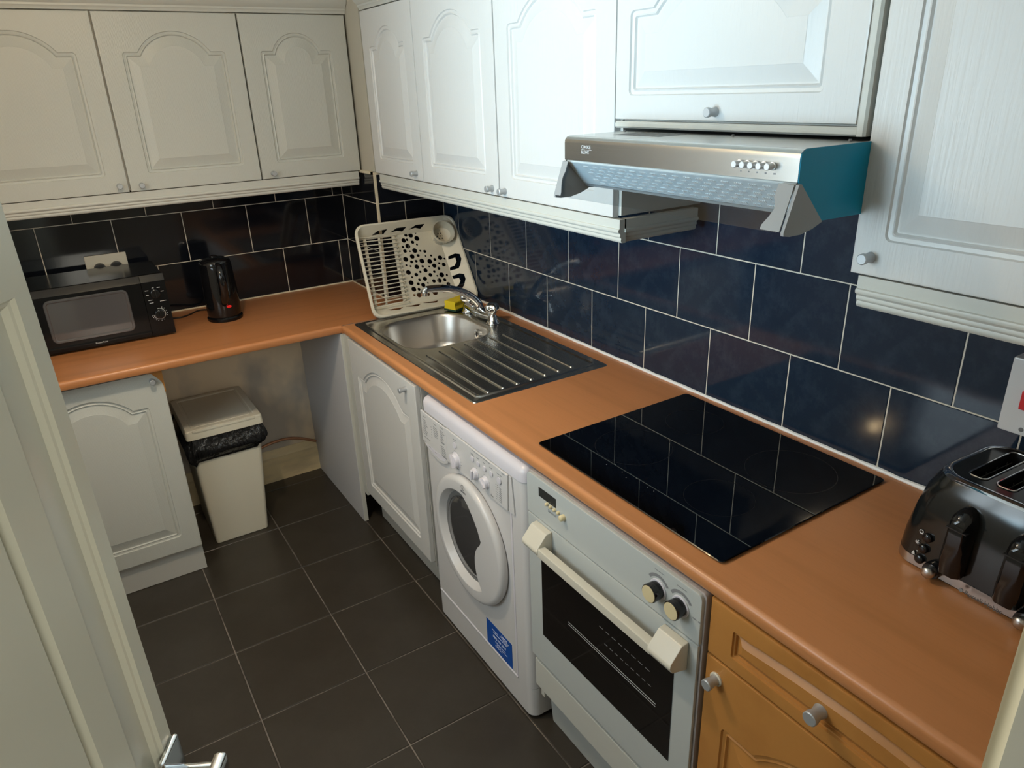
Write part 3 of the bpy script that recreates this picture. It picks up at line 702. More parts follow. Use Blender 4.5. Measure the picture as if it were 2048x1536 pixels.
text('i', .017, wx, 1.648, .6655, .0273, pd, 'print_grey', align='CENTER')
bm = nb(); A = V(bm, circ(wx, 1.648, .6665, .0098, .0274, 24)); B = V(bm, circ(wx, 1.648, .6665, .0082, .0274, 24)); ring(bm, A, B); bmesh.ops.recalc_face_normals(bm, faces=bm.faces[:]); obj('emblem', bm, 'print_grey', pd)
text('INDESIT', .0085, wx, 1.650, .6515, .0273, pd, 'print_grey', align='CENTER')
# service sticker
st = obj('sticker', bx(wx, 1.696, 1.843, .0985 + .025, .193 + .025, .0002, .0009), 'sticker_blue', wm, label='blue service sticker with white print')
sv = .025
text('Service', .0085, wx, 1.800, .183 + sv, .0011, st, 'print_white', align='CENTER', sx=1.25); dashes(st, 'print_white', [(1.775, .176 + sv, .050), (1.730, .172 + sv, .034), (1.790, .170 + sv, .030), (1.735, .164 + sv, .080)], wx, .0011, h=.0016)
text('0800 919 5014', .0135, wx, 1.770, .147 + sv, .0011, st, 'print_white', align='CENTER', sx=.92)
dashes(st, 'print_white', [(1.745, .133 + sv, .060), (1.752, .125 + sv, .026), (1.784, .125 + sv, .030), (1.745, .117 + sv, .04)], wx, .0011, h=.0016)
bm = nb(); prism(bm, wx, [(1.866, .122), (1.874, .122), (1.874, .690), (1.866, .690)], -.0015, .0012); obj('groove', bm, 'lid_white', wm)

# ================================================================== OVEN
ov = thing('oven', (-.32, -2.249, .28), 'white built-in electric oven with a black glass door, under the hob', 'oven')
ox = RF(-.610)
def oa(u, v): return 3.26206 - (3.26206 - u) * .9882, 1.73568 - (1.73568 - v) * .9882
obj('body', bx(WF, -.592, -.06, -2.530, -1.966, .286, .860), 'oven_edge', ov)
bm = nb(); prism(bm, RF(-.585), rrect(1.954, 2.545, .279, .8625, .010, 4), 0, .017); obj('frame', bm, 'oven_edge', ov, bevel=.002)
bm = nb(); prism(bm, RF(-.601), [(1.9585, .7465), (2.541, .7465)] + [(2.541 - .012 + .012 * math.cos(R(t)), .8605 - .012 + .012 * math.sin(R(t))) for t in (0, 30, 60, 90)] + [(1.9585 + .012 - .012 * math.sin(R(t)), .8605 - .012 + .012 * math.cos(R(t))) for t in (0, 30, 60, 90)], 0, .009)
op = obj('control_panel', bm, 'oven_white', ov, bevel=.002)
bm = nb(); box(bm, RF(-.602), 1.9595, 2.540, .284, .7435, 0, .008); od = obj('door', bm, 'oven_white', ov, bevel=.0025)
g0, g1 = oa(2.003, .373), oa(2.4755, .645)
bm = nb(); box(bm, ox, g0[0], g1[0], g0[1], g1[1], .0003, .0016); og = obj('door_glass', bm, 'oven_glass', od)
for v in (.505, .512):
    bm = nb(); tube(bm, [ox(2.13, v, .0018), ox(2.44, v, .0018)], .0007, 6); obj('shelf_bar', bm, 'knob_metal', og)
rows = [(2.25 + .022 * i, .585, .014) for i in range(8)] + [(2.27 + .018 * i, .548, .010) for i in range(9)]
dashes(og, 'print_mid', rows, ox, .0017, h=.0014)
dashes(od, 'print_mid', [(2.10 + .02 * i, .672, .013) for i in range(8)], ox, .0003, h=.0012)
# handle: two wedge blocks and a bar
hh = nb()
def wedge(u0, u1):
    P = [(.0, .668), (.0, .738), (.018, .736), (.046, .704), (.048, .694), (.040, .680)]
    extrude(hh, ox, P, u0, u1)
wedge(2.000, 2.066); wedge(2.452, 2.518)
box(hh, ox, 2.060, 2.458, .682, .706, .022, .044)
obj('handle', hh, 'cream_plastic', od, bevel=.003, label='cream bar handle with wedge ends')
a, b = oa(1.9965, .8025), oa(2.069, .828)
bm = nb(); box(bm, ox, a[0], b[0], a[1], b[1], -.0008, .0004); obj('clock_display', bm, 'dark_display', op)
for i in range(4):
    u, v = oa(2.034 + .0155 * i, .8085); bm = nb(); lathe(bm, ox, u, v - .011, [(.0042, -.001), (.0042, .006), (.0028, .0075)], 14); obj('button', bm, 'cream_knob', op, smooth=50)
u, v = oa(2.100, .8055); bm = nb(); lathe(bm, ox, u, v - .011, [(.0075, -.001), (.0078, .004), (.0070, .011), (.0055, .0125)], 18); obj('button', bm, 'cream_knob', op, smooth=50)
u, v = oa(2.052, .786); text('ZANUSSI', .0085, ox, u, v - .007, .0002, op, 'print_mid', align='CENTER')
u, v = oa(2.535, .789); dashes(op, 'print_mid', [(u - .022, v, .010), (u - .008, v, .006)], ox, .0001, h=.003)
for uu, vv in ((2.406, .798), (2.468, .798)):
    u, v = oa(uu, vv); v -= .0035; u += .0125
    bm = nb(); lathe(bm, ox, u, v, [(.0225, -.001), (.0225, .002), (.0215, .003)], 28); obj('knob_collar', bm, 'lid_white', op, smooth=40)
    bm = nb(); lathe(bm, ox, u, v, [(.0185, .002), (.0190, .006), (.0200, .024), (.0190, .0262)], 28); kk = obj('control_knob', bm, 'black_gloss', op, smooth=40, label='black control knob with a cream cap')
    bm = nb(); lathe(bm, ox, u, v, [(.0180, .0255), (.0176, .0272), (.0150, .0276)], 28); obj('knob_cap', bm, 'cream_knob', kk, smooth=40)
    bm = nb(); A = V(bm, [ox(u + .034 * math.cos(R(t)), v + .034 * math.sin(R(t)), .0003) for t in range(35, 150, 8)]); B = V(bm, [ox(u + .027 * math.cos(R(t)), v + .027 * math.sin(R(t)), .0003) for t in range(35, 150, 8)])
    for i in range(len(A) - 1): bm.faces.new((A[i], A[i + 1], B[i + 1], B[i]))
    bmesh.ops.recalc_face_normals(bm, faces=bm.faces[:])
    obj('scale', bm, 'print_mid', op)
    dashes(op, 'print_mid', [(u - .012, v + .042, .026)], ox, .0001, h=.0014)

# ================================================================== COOKER HOOD
hd = thing('cooker_hood', (-.24, -2.244, 1.516), 'stainless steel cooker hood with a teal film side and clear visor', 'cooker hood')
HU0, HU1 = 1.9445, 2.5435
hf = RF(0.0)
PR = [(.012, 1.634), (.462, 1.634), (.469, 1.632), (.474, 1.627), (.4755, 1.620), (.4755, 1.585), (.470, 1.582)]
bm = nb()
extrude(bm, hf, PR + [(.466, 1.582), (.466, 1.622), (.460, 1.628), (.012, 1.628)], HU0, HU1 - .0012)
obj('canopy', bm, 'hood_steel', hd, smooth=30, label='brushed steel top and front')
SIDE = [(.012, 1.6335), (.462, 1.6335), (.4745, 1.626), (.4745, 1.585), (.4115, 1.519), (.012, 1.513)]
bm = nb(); prism(bm, hf, [(0, 0)] * 3, 0, 0, False); bm.free()
bm = nb(); extrude(bm, hf, SIDE, HU1 - .0012, HU1 + .0004); obj('side_panel', bm, 'hood_film', hd, label='teal protective film still on the side')
bm = nb(); extrude(bm, hf, SIDE, HU0 - .0004, HU0 + .0012); obj('side_panel', bm, 'hood_steel', hd)
bm = nb(); extrude(bm, hf, [(.4705, 1.5845), (.474, 1.5815), (.4250, 1.5305), (.4225, 1.5335)], HU0 + .004, HU1 - .0045); flt = obj('filter', bm, 'filter_grey', hd, label='grey slotted grease filter')
bm = nb(); box(bm, RF(-.02), HU0 + .004, HU1 - .004, 1.5245, 1.5295, 0, .402); obj('base_panel', bm, 'hood_grey', hd)
# louvre slots on the filter
sn = Vector((-(1.5845 - 1.5195), 0, (.4705 - .411))).normalized()
fA, fB = Vector((-.4742, 0, 1.5815)), Vector((-.4252, 0, 1.5305)); sl = (fB - fA); SLn = sl.length; sl.normalize()
ff = F(fA, (0, -1, 0), sl, Vector((sl.z, 0, -sl.x)))
if ff.w.x > 0: ff.w = -ff.w
bm = nb()
for r in range(6):
    for c in range(17):
        u = HU0 + .055 + c * .0295 + (r % 2) * .0147; v = .010 + r * .0102
        for q in range(4): prism(bm, ff, [(u + q * .0042, v), (u + q * .0042 + .0026, v), (u + q * .0042 + .0044, v + .0046), (u + q * .0042 + .0018, v + .0046)], -.0008, .0014)
obj('filter_slots', bm, 'slot_light', hd, smooth=0, kind='stuff')
# pull-out visor: clear pane between two wedge caps
bm = nb(); extrude(bm, hf, [(.4775, 1.580), (.4795, 1.580), (.5025, 1.5105), (.5005, 1.5105)], HU0 + .010, HU1 - .010); obj('visor', bm, 'visor_glass', hd, label='clear pull-out visor')
CAP = [(.4770, 1.5825), (.4800, 1.5815), (.5050, 1.5115), (.5040, 1.5070), (.490, 1.5045), (.462, 1.5045), (.435, 1.510), (.412, 1.5185), (.414, 1.5215), (.4735, 1.5825)]
for a, b, u0, u1 in ((HU0 - .002, HU0 + .004, HU0 + .002, HU0 + .020), (HU1 + .0005, HU1 + .006, HU1 - .030, HU1 - .001)):
    bm = nb(); extrude(bm, hf, CAP, a, b); vc = obj('visor_cap', bm, 'hood_grey', hd)
    s0 = 1 if u0 > 2.2 else -1
    e_in, e_out = (u0, u1) if s0 > 0 else (u1, u0)
    g = F(Vector((-.4800, 0, 1.5815)), (0, -1, 0), (Vector((-.5050, 0, 1.5115)) - Vector((-.4800, 0, 1.5815))).normalized(), Vector((-.942, 0, .336)))
    k = (e_in - e_out)
    P = [(e_out, .0), (e_in, .0), (e_in, .022), (e_in - k * .18, .030), (e_in - k * .22, .040), (e_in - k * .05, .052), (e_in + k * .25, .066), (e_in + k * .28, .0735), (e_out, .0735)]
    bm = nb(); prism(bm, g, P, .0, .0022); obj('visor_flange', bm, 'hood_grey', vc)
for i in range(5):
    u = 2.429 + i * .0165; f5 = RF(-.4755)
    bm = nb(); lathe(bm, f5, u, 1.6060, [(.0066, 0), (.0066, .003), (.0052, .0035), (.0050, .013), (.0056, .0135), (.0056, .0155), (.0048, .0165)], 18); obj('push_button', bm, 'button_steel', hd, smooth=40)
dashes(hd, 'print_mid', [(2.4305 + .0165 * i, 1.5945, .0022 + .0012 * max(0, i - 2)) for i in range(5)], RF(-.4755), .0001, h=.002)
text('COOKE', .0095, RF(-.4755), 2.0030, 1.6135, .0003, hd, 'print_light', sx=.95); text('&LEWIS', .0095, RF(-.4755), 2.0030, 1.6030, .0003, hd, 'print_light', sx=.83)
dashes(hd, 'print_light', [(2.0035, 1.6084, .034)], RF(-.4755), .0001, h=.0009)
bm = nb()
for i in range(9): box(bm, tf, 2.02 + i * .016, 2.030 + i * .016, -.405, -.325, 1.6341, 1.6344)
obj('vent_slots', bm, 'lead_grey', hd, kind='stuff')
for u in (1.964, 2.275, 2.52):
    bm = nb(); lathe(bm, tf, u, -.322, [(.003, 1.634), (.003, 1.6365), (.002, 1.6375)], 10); obj('screw', bm, 'lead_grey', hd)

# ================================================================== DISH RACK, SPONGE
rk = thing('dish_rack', (-.235, -.69, .905), 'cream plastic dish rack with round holes leaning upright in the corner behind the sink', 'dish rack')
RK = F((-.4636, -.6828, .9085), (.9994, -.0346, 0), (.0188, .5443, .8387), (-.029, -.8382, .5446))
QD = [(-.014, 0.0), (.463, 0.0), (.459, .397), (.016, .400)]
def quad_edges(): return [(Vector(QD[i]), Vector(QD[(i + 1) % 4])) for i in range(4)]
def edge_dist(p):
    out = []
    for a, b in quad_edges():
        t = (b - a).normalized(); out.append((Vector(p) - a).dot(Vector((-t.y, t.x))))
    return out
def quad_inset(ins, r, k=6):
    """rounded quadrilateral inset by ins = (bottom, right, top, left)"""
    E = quad_edges(); lines = []
    for (a, b), d in zip(E, ins):
        t = (b - a).normalized(); n = Vector((-t.y, t.x)); lines.append((a + n * d, t))
    C = []
    for i in range(4):
        (p, t), (q, s) = lines[i - 1], lines[i]
        den = t.x * s.y - t.y * s.x; m_ = ((q - p).x * s.y - (q - p).y * s.x) / den; C.append(p + t * m_)
    pts = []
    for i in range(4):
        c = C[i]; a = (C[i - 1] - c).normalized(); b = (C[(i + 1) % 4] - c).normalized()
        for j in range(k + 1):
            t = j / k; p0 = c + a * r; p1 = c + b * r
            pts.append(tuple(p0 * (1 - t) ** 2 + c * 2 * t * (1 - t) + p1 * t ** 2))
    return pts
def ql(bm, ins, r, w_): return V(bm, [RK(x, y, w_) for x, y in quad_inset(ins, r)])
INN, FLO = (.013, .012, .013, .011), (.050, .074, .047, .020)
bm = nb()
LL = [ql(bm, (.002,) * 4, .046, -.016), ql(bm, (0,) * 4, .048, -.004), ql(bm, (.003,) * 4, .046, .001), ql(bm, (.009,) * 4, .042, .001), ql(bm, INN, .038, -.003)]
for i in range(len(LL) - 1): ring(bm, LL[i], LL[i + 1])
inner = LL[-1]; flo = ql(bm, FLO, .020, -.003)
SL_T = [[(.0895, .3606), (.1184, .3723), (.1598, .3737), (.142, .3603), (.1181, .3615)], [(.1699, .3617), (.2012, .3734), (.2449, .3728), (.2249, .3605), (.202, .3644)], [(.2524, .3629), (.2862, .3745), (.3276, .3744), (.307, .3609), (.2835, .3659)]]
SL_B = [[(.0573, .0405), (.0789, .0385), (.1054, .0385), (.1284, .0382), (.1089, .0265), (.0733, .0315)], [(.139, .0410), (.1607, .0385), (.1848, .0385), (.2067, .0380), (.1886, .0270), (.1586, .0320)], [(.2188, .0415), (.2412, .0390), (.2663, .0390), (.2865, .0385), (.27, .0275), (.2391, .0325)]]
U1 = [(.4063, .2333), (.4333, .2357), (.4492, .2267), (.4501, .2047), (.4395, .1808), (.4298, .1685), (.397, .1713), (.3998, .1853), (.4187, .1859), (.4299, .2005), (.4293, .2181), (.4037, .2199)]
U2 = [(.3944, .1464), (.4227, .1472), (.4382, .1374), (.4385, .1156), (.4269, .0922), (.4152, .0798), (.3910, .0844), (.3930, .0962), (.4067, .0993), (.4182, .1136), (.4164, .1283), (.3960, .1322)]
U1 = [(x - .0105, y - .010) for x, y in U1]; U2 = [(x - .0095 + .003, y - .010) for x, y in U2]
slots = [V(bm, [RK(x, y, -.003) for x, y in P]) for P in SL_T + SL_B + [U1, U2]]
wallf = fill(bm, [inner, flo] + slots)
# drop the wall to the tray floor
def wdepth(p):
    d = edge_dist(p); k = min((d[i] - INN[i]) / (FLO[i] - INN[i]) for i in range(4)); k = max(0, min(1, k)); return -.003 - .042 * k
for S in slots:
    for vt in S:
        q = vt.co - RK.o; a, b = q.dot(RK.u), q.dot(RK.v); vt.co += RK.w * (wdepth((a, b)) + .003)
holes = [(.225,.325,.0104),(.241,.347,.0077),(.262,.343,.0106),(.286,.351,.0046),(.285,.326,.0113),(.24,.326,.0063),(.261,.312,.0077),(.277,.299,.0049),(.213,.297,.0055),(.235,.298,.0112),(.216,.278,.0083),(.237,.274,.0042),(.259,.274,.0112),(.283,.269,.0049),(.302,.264,.0071),(.24,.25,.0105),(.267,.25,.007),(.299,.243,.0039),(.324,.241,.005),(.208,.242,.0111),(.23,.227,.007),(.251,.227,.0063),(.276,.224,.0112),(.31,.217,.0113),(.335,.222,.0071),(.361,.226,.0107),(.38,.2185,.0050),(.203,.216,.0048),(.22,.209,.0048),(.246,.202,.0104),(.272,.2,.0056),(.3,.195,.0042),(.324,.195,.0099),(.349,.202,.0057),(.368,.193,.0093),(.34,.18,.0071),(.202,.184,.011),(.254,.178,.0056),(.279,.181,.0094),(.316,.169,.006),(.233,.169,.0083),(.294,.158,.0088),(.323,.149,.0042),(.344,.15,.0114),(.367,.145,.0054),(.212,.161,.0048),(.24,.145,.0062),(.265,.145,.0098),(.301,.129,.0084),(.326,.127,.0106),(.351,.126,.0078),(.2,.138,.011),(.229,.128,.0069),(.249,.12,.0097),(.272,.125,.0042),(.361,.105,.0089),(.203,.109,.0109),(.225,.105,.0069),(.197,.084,.0055),(.218,.08,.011),(.29,.079,.0119),(.33,.079,.0084),(.354,.076,.005),(.257,.077,.0083),(.276,.099,.0085),(.312,.100,.007),(.335,.104,.005)]
hl_ = []
for x, y, r in holes:
    hl_.append(V(bm, [RK(x + r * math.cos(2 * math.pi * i / 14), y + r * math.sin(2 * math.pi * i / 14), -.003) for i in range(14)]))
reg = V(bm, [RK(x, y, -.003) for x, y in [(.034, .350), (.185, .350), (.150, .066), (.0145, .066)]])
fill(bm, [flo, reg] + hl_)
for vt in flo + reg + [q for h in hl_ for q in h]: vt.co += RK.w * -.042
ext = bmesh.ops.extrude_face_region(bm, geom=bm.faces[:])
for g in ext['geom']:
    if isinstance(g, bmesh.types.BMVert): g.co -= RK.w * .0028
bmesh.ops.recalc_face_normals(bm, faces=bm.faces[:])
tray = obj('tray', bm, 'rack_plastic', rk, smooth=30)
def lerp2(a, b, t): return (a[0] + (b[0] - a[0]) * t, a[1] + (b[1] - a[1]) * t)
for (a, b, hw_) in (((.059, .3535), (.0235, .0650), .0055), ((.1214, .3535), (.068, .0650), .0036), ((.183, .3525), (.147, .0645), .0060)):
    bm = nb(); prism(bm, RK, [(a[0] - hw_, a[1]), (a[0] + hw_, a[1]), (b[0] + hw_, b[1]), (b[0] - hw_, b[1])], -.046, -.038); obj('slat', bm, 'rack_plastic', rk)
for i in range(18):
    t = i / 17; a = lerp2((.0316, .3543), (.0025, .0537), t); b = lerp2((.1964, .3486), (.1649, .0573), t)
    bm = nb(); tube(bm, [RK(a[0], a[1], -.029), RK(b[0] - .004, b[1], -.030), RK(b[0], b[1], -.040)], .0023, 6); obj('plate_bar', bm, 'rack_plastic', rk)
bm = nb(); lathe(bm, RK, .388, .318, [(.0375, -.0445), (.0485, .010), (.0500, .012), (.0465, .012), (.0350, -.036), (.0005, -.0362)], 40, cap0=True, cap1=True)
cup = obj('cutlery_cup', bm, 'rack_plastic', rk, smooth=40, label='round cutlery cup in the corner of the rack')
bm = nb()
for a in range(7):
    t = 2 * math.pi * a / 6; rr_ = .013 if a < 6 else 0; lathe(bm, RK, .388 + rr_ * math.cos(t), .318 + rr_ * math.sin(t), [(.0032, -.0361), (.0032, -.0358)], 8)
obj('drain_holes', bm, 'black_matt', cup, kind='stuff')
bm = nb()
for k in range(4):
    wv = -.036 + k * .009; rad = .0375 + .011 * (wv + .0445) / .0545 + .0006
    for s in range(9):
        if (k, s) in ((0, 1), (3, 7)): continue
        t0 = R(200 + s * 8); t1_ = R(200 + s * 8 + 6)
        q = [RK(.388 + rad * math.cos(t), .318 + rad * math.sin(t), wv + dz) for t, dz in ((t0, 0), (t1_, 0), (t1_, .003), (t0, .003))]
        bm.faces.new(V(bm, q))
obj('cup_label', bm, 'print_mid', cup, smooth=0, kind='stuff', label='small printed label on the cup')

sg = thing('sponge', (-.145, -.742, .903), 'yellow sponge scourer standing between the dish rack and the tap', 'sponge')
ca, sa = math.cos(R(21)), math.sin(R(21))
SG = F((-.140, -.745, .9065), (ca, sa, 0), (-sa, ca, 0), (0, 0, 1))
bm = nb(); extrude(bm, F(SG.o, SG.u, SG.w, -SG.v), [(-.030, .0065), (.030, .0065), (.031, .010), (.027, .018), (.026, .024), (.029, .034), (.026, .040), (-.026, .040), (-.029, .034), (-.026, .024), (-.027, .018), (-.031, .010)], -.046, .046)
obj('foam', bm, 'sponge_yellow', sg, bevel=.002, smooth=40)
obj('scourer', bx(SG, -.046, .046, -.031, .031, .0002, .0068), 'scourer_green', sg)

# ================================================================== BIN AND LINER
bn = thing('bin', (-1.07, -.27, 0), 'cream plastic kitchen bin with a flat lid under the worktop', 'bin')
def rl(bm, x0, x1, y0, y1, z, r): return V(bm, [WF(a, b, z) for a, b in rrect(x0, x1, y0, y1, r, 4)])
bm = nb(); loft(bm, [rl(bm, -1.1865, -.9745, -.4335, -.125, .0015, .012), rl(bm, -1.1885, -.9725, -.4355, -.123, .006, .014), rl(bm, -1.2075, -.930, -.454, -.098, .500, .02)])
obj('body', bm, 'bin_plastic', bn, smooth=40)
bm = nb(); loft(bm, [rl(bm, -1.2155, -.9195, -.466, -.086, .5035, .012), rl(bm, -1.2145, -.9205, -.465, -.087, .536, .012), rl(bm, -1.211, -.924, -.461, -.090, .5425, .012), rl(bm, -1.190, -.945, -.438, -.112, .5430, .006), rl(bm, -1.186, -.949, -.434, -.116, .5385, .005), rl(bm, -1.178, -.957, -.426, -.124, .5385, .005), rl(bm, -1.176, -.959, -.424, -.126, .5400, .005)])
ld = obj('lid', bm, 'bin_plastic', bn, smooth=30)
bm = nb(); box(bm, WF, -1.190, -.950, -.4675, -.440, .530, .5415); obj('lid_grip', bm, 'bin_plastic', ld, bevel=.003)
lg = thing('bin_liner', (-1.07, -.275, .38), 'crumpled black plastic bin liner folded over the rim of the cream bin', 'bag')
bm = nb(); L = []; rn = random.Random(11)
N = 120; ph = [rn.uniform(0, 6.28) for _ in range(12)]
for j in range(15):
    t = j / 14; pts = []
    for i in range(N):
        a = i / N * 2 * math.pi
        base = rrect(-1.2085, -.929, -.4550, -.097, .03, 29)
        x, y = base[i % len(base)]
        cx, cy = -1.0690, -.276
        drop = .083 + .030 * math.sin(a + 3.9) + .008 * math.sin(3 * a + ph[0]) + .004 * math.sin(9 * a + ph[1])
        z = .5025 - drop * t
        wr_ = .0035 * math.sin(17 * a + ph[2] + 3 * t) * math.sin(6 * t + 5 * a) + .0028 * math.sin(31 * a + ph[3] + 7 * t) + .003 * math.sin(8 * a + ph[4] + 9 * t)
        off = .003 + .021 * math.sin(math.pi * min(1, t * .94) ** 1.25) + wr_ * (0.3 + t) - .010 * max(0, t - .85) / .15
        d = Vector((x - cx, y - cy)); nn = Vector((d.x / .14, d.y / .18)); nn.normalize()
        shrink = .012 * (z - .5025) / .5 * 2
        pts.append(WF(x + nn.x * max(.0015, off), y + nn.y * max(.0015, off), z))
    L.append(V(bm, pts))
for i in range(len(L) - 1): ring(bm, L[i], L[i + 1])
bmesh.ops.recalc_face_normals(bm, faces=bm.faces[:])
obj('film', bm, 'bag_black', lg, smooth=180)
bm = nb(); tube(bm, smooth_path([(-.98, -.037, .150), (-.93, -.040, .170), (-.860, -.044, .196), (-.800, -.046, .206), (-.740, -.046, .204), (-.680, -.046, .186), (-.640, -.046, .166), (-.6115, -.047, .152)], 5), .0065, 10)
tag(obj('water_pipe', bm, 'copper'), 'thin copper pipe along the wall above the skirting in the bin niche', 'pipe')

# ================================================================== MICROWAVE, KETTLE, SOCKET
mw = thing('microwave', (-1.385, -.19, .9), 'black microwave oven with two dials on the back worktop', 'microwave')
MX0, MX1, MZ0, MZ1 = -1.616, -1.1525, .912, 1.140
obj('body', bx(WF, MX0 + .002, MX1 - .003, -.318, -.052, MZ0, MZ1 - .001), 'black_plastic', mw, bevel=.003)
mf = BF(-.337)
bm = nb(); extrude(bm, mf, [(-.018, MZ0 - .004), (-.001, MZ0 - .004), (.003, MZ0 + .004), (.003, MZ0 + .016), (0, MZ0 + .024), (0, 1.114), (-.003, 1.119), (-.015, 1.138), (-.019, 1.140)], MX0, -1.2352)
x0, x1, z0, z1 = -1.5425, -1.2935, .953, 1.091
md = obj('door', bm, 'black_plastic', mw, smooth=30)
bm = nb(); L = []
for ins, w_ in ((-.010, .0004), (-.008, .0030), (-.002, .0030), (.001, .0006), (.004, .0004)):
    L.append(V(bm, [mf(a, b, w_) for a, b in rrect(x0 + ins, x1 - ins, z0 + ins, z1 - ins, .010 - min(.008, ins), 4)]))
for i in range(len(L) - 1): ring(bm, L[i], L[i + 1])
bm.faces.new(L[-1]); bmesh.ops.recalc_face_normals(bm, faces=bm.faces[:])
obj('window', bm, 'microwave_window', md, smooth=30)
text('PowerPoint', .0085, mf, -1.425, MZ0 + .010, .0032, md, 'print_light', sx=1.0)
bm = nb(); extrude(bm, mf, [(-.018, MZ0 - .004), (-.001, MZ0 - .004), (.001, MZ0 + .004), (.000, MZ0 + .016), (-.001, 1.114), (-.004, 1.119), (-.015, 1.138), (-.019, 1.140)], -1.2335, MX1)
mp_ = obj('control_panel', bm, 'black_plastic', mw, smooth=30)
for cz, r in ((1.069, .0175), (.990, .0180)):
    bm = nb(); lathe(bm, mf, -1.194, cz, [(r * 1.05, -.002), (r * 1.03, .004), (r, .0045), (r * .93, .014), (r * .8, .0155)], 28); kb = obj('dial', bm, 'black_gloss', mp_, smooth=40)
    bm = nb(); box(bm, mf, -1.1965, -1.1915, cz - r * .8, cz + r * .85, .013, .0205); obj('grip', bm, 'black_gloss', kb, bevel=.0015)
bm = nb(); n = 40; a0, a1 = R(100), R(-175)
A = V(bm, [mf(-1.194 + .0215 * math.cos(a0 + (a1 - a0) * i / n), .990 + .0215 * math.sin(a0 + (a1 - a0) * i / n), .0004) for i in range(n + 1)])
B = V(bm, [mf(-1.194 + .0200 * math.cos(a0 + (a1 - a0) * i / n), .990 + .0200 * math.sin(a0 + (a1 - a0) * i / n), .0004) for i in range(n + 1)])
for i in range(n): bm.faces.new((A[i], A[i + 1], B[i + 1], B[i]))
bmesh.ops.recalc_face_normals(bm, faces=bm.faces[:]); obj('timer_scale', bm, 'print_light', mp_, smooth=0)
rows = [(-1.2265, 1.083, .012), (-1.2255, 1.066, .009), (-1.2015, 1.0905, .007), (-1.184, 1.0895, .011), (-1.1735, 1.074, .010), (-1.222, 1.0455, .014), (-1.220, 1.035, .014), (-1.183, 1.0370, .021)]
rows += [(-1.194 + .0262 * math.cos(R(a)) - .001, .990 + .0262 * math.sin(R(a)), .003) for a in (-170, -155, -140, -125, -110, -85, -65, -20, 0, 20, 45, 65)]
dashes(mp_, 'print_light', rows, mf, .0006, h=.0018)
for x in (MX0 + .04, MX1 - .04):
    for y in (-.30, -.08):
        bm = nb(); lathe(bm, F((0, 0, 0), (1, 0, 0), (0, 1, 0), (0, 0, 1)), x, y, [(.011, .9003), (.012, .9125)], 14); obj('foot', bm, 'black_matt', mw)

so = thing('double_socket', (-1.311, 0, 1.14), 'cream double wall socket just above the microwave', 'socket')
bm = nb(); box(bm, BF(0), -1.3855, -1.2365, 1.092, 1.179, .0003, .0105); obj('faceplate', bm, 'cream_plastic', so, bevel=.003)
for x in (-1.3385, -1.2800):
    pl = thing('plug', (x, -.02, 1.135), 'black plug in the double socket, %s one' % ('further from the kettle, left' if x < -1.3 else 'nearer the kettle, right'), 'plug')
    bm = nb(); prism(bm, BF(-.0108), [(x + .0225 * math.cos(R(t)), 1.126 + .0225 * math.sin(R(t))) for t in range(0, 181, 15)] + [(x - .018, 1.100), (x + .018, 1.100)], 0, .026); obj('case', bm, 'black_matt', pl, bevel=.003)
    bm = nb(); tube(bm, smooth_path([(x, -.026, 1.100), (x, -.030, 1.05), (x + .01, -.030, .97), (x + .02, -.028, .908)], 4), .003, 8); obj('flex', bm, 'black_matt', pl)

kt = thing('kettle', (-.948, -.240, .9), 'black jug kettle with a red light beside the microwave', 'kettle')
kf = F((-.948, -.240, .9), (1, 0, 0), (0, 1, 0), (0, 0, 1))
bm = nb(); lathe(bm, kf, 0, 0, [(.0670, .0004), (.0690, .004), (.0690, .012), (.0640, .0175)], 40); obj('power_base', bm, 'black_plastic', kt, smooth=40)
bm = nb(); L = []
for z, r, lean in ((.018, .0630, 0), (.024, .0655, 0), (.060, .0660, 0), (.120, .0645, .001), (.175, .0625, .003), (.205, .0615, .004), (.222, .0600, .005)):
    pts = []
    for i in range(40):
        a = 2 * math.pi * i / 40; s = 1.0
        sp_ = max(0, math.cos(a - math.pi * .55)) ** 8 * (.022 if z > .17 else .022 * max(0, (z - .09) / .08))
        pts.append(kf((r + sp_) * math.cos(a), (r + sp_) * math.sin(a) + lean, z))
    L.append(V(bm, pts))
loft(bm, L); obj('jug', bm, 'black_gloss', kt, smooth=60)
bm = nb(); lathe(bm, F((-.948, -.235, .9), (1, 0, 0), (0, 1, 0), (0, 0, 1)), 0, 0, [(.0605, .2215), (.0605, .232), (.056, .242), (.040, .249), (.014, .252)], 36); kl = obj('lid', bm, 'black_gloss', kt, smooth=50)
bm = nb(); lathe(bm, F((-.948, -.222, .9), (1, 0, 0), (0, 1, 0), (0, 0, 1)), 0, 0, [(.016, .247), (.015, .255), (.010, .258)], 20); obj('lid_grip', bm, 'black_gloss', kl, smooth=50)
bm = nb(); hd_ = Vector((-.05, -1, 0)).normalized()
hp = smooth_path([Vector((-.948, -.240, .9)) + hd_ * d + Vector((0, 0, z)) for d, z in ((.046, .224), (.070, .228), (.094, .214), (.104, .185), (.101, .150), (.091, .115), (.074, .088), (.058, .075))], 5)
tube(bm, hp, [.013 + .003 * math.sin(math.pi * i / (len(hp) - 1)) for i in range(len(hp))], 14); obj('handle', bm, 'black_gloss', kt, smooth=60)
KF = F(Vector((-.948, -.240, .9)) + Vector((.010, -.0655, 0)), (.99, .14, 0), (0, 0, 1), (.14, -.99, 0))
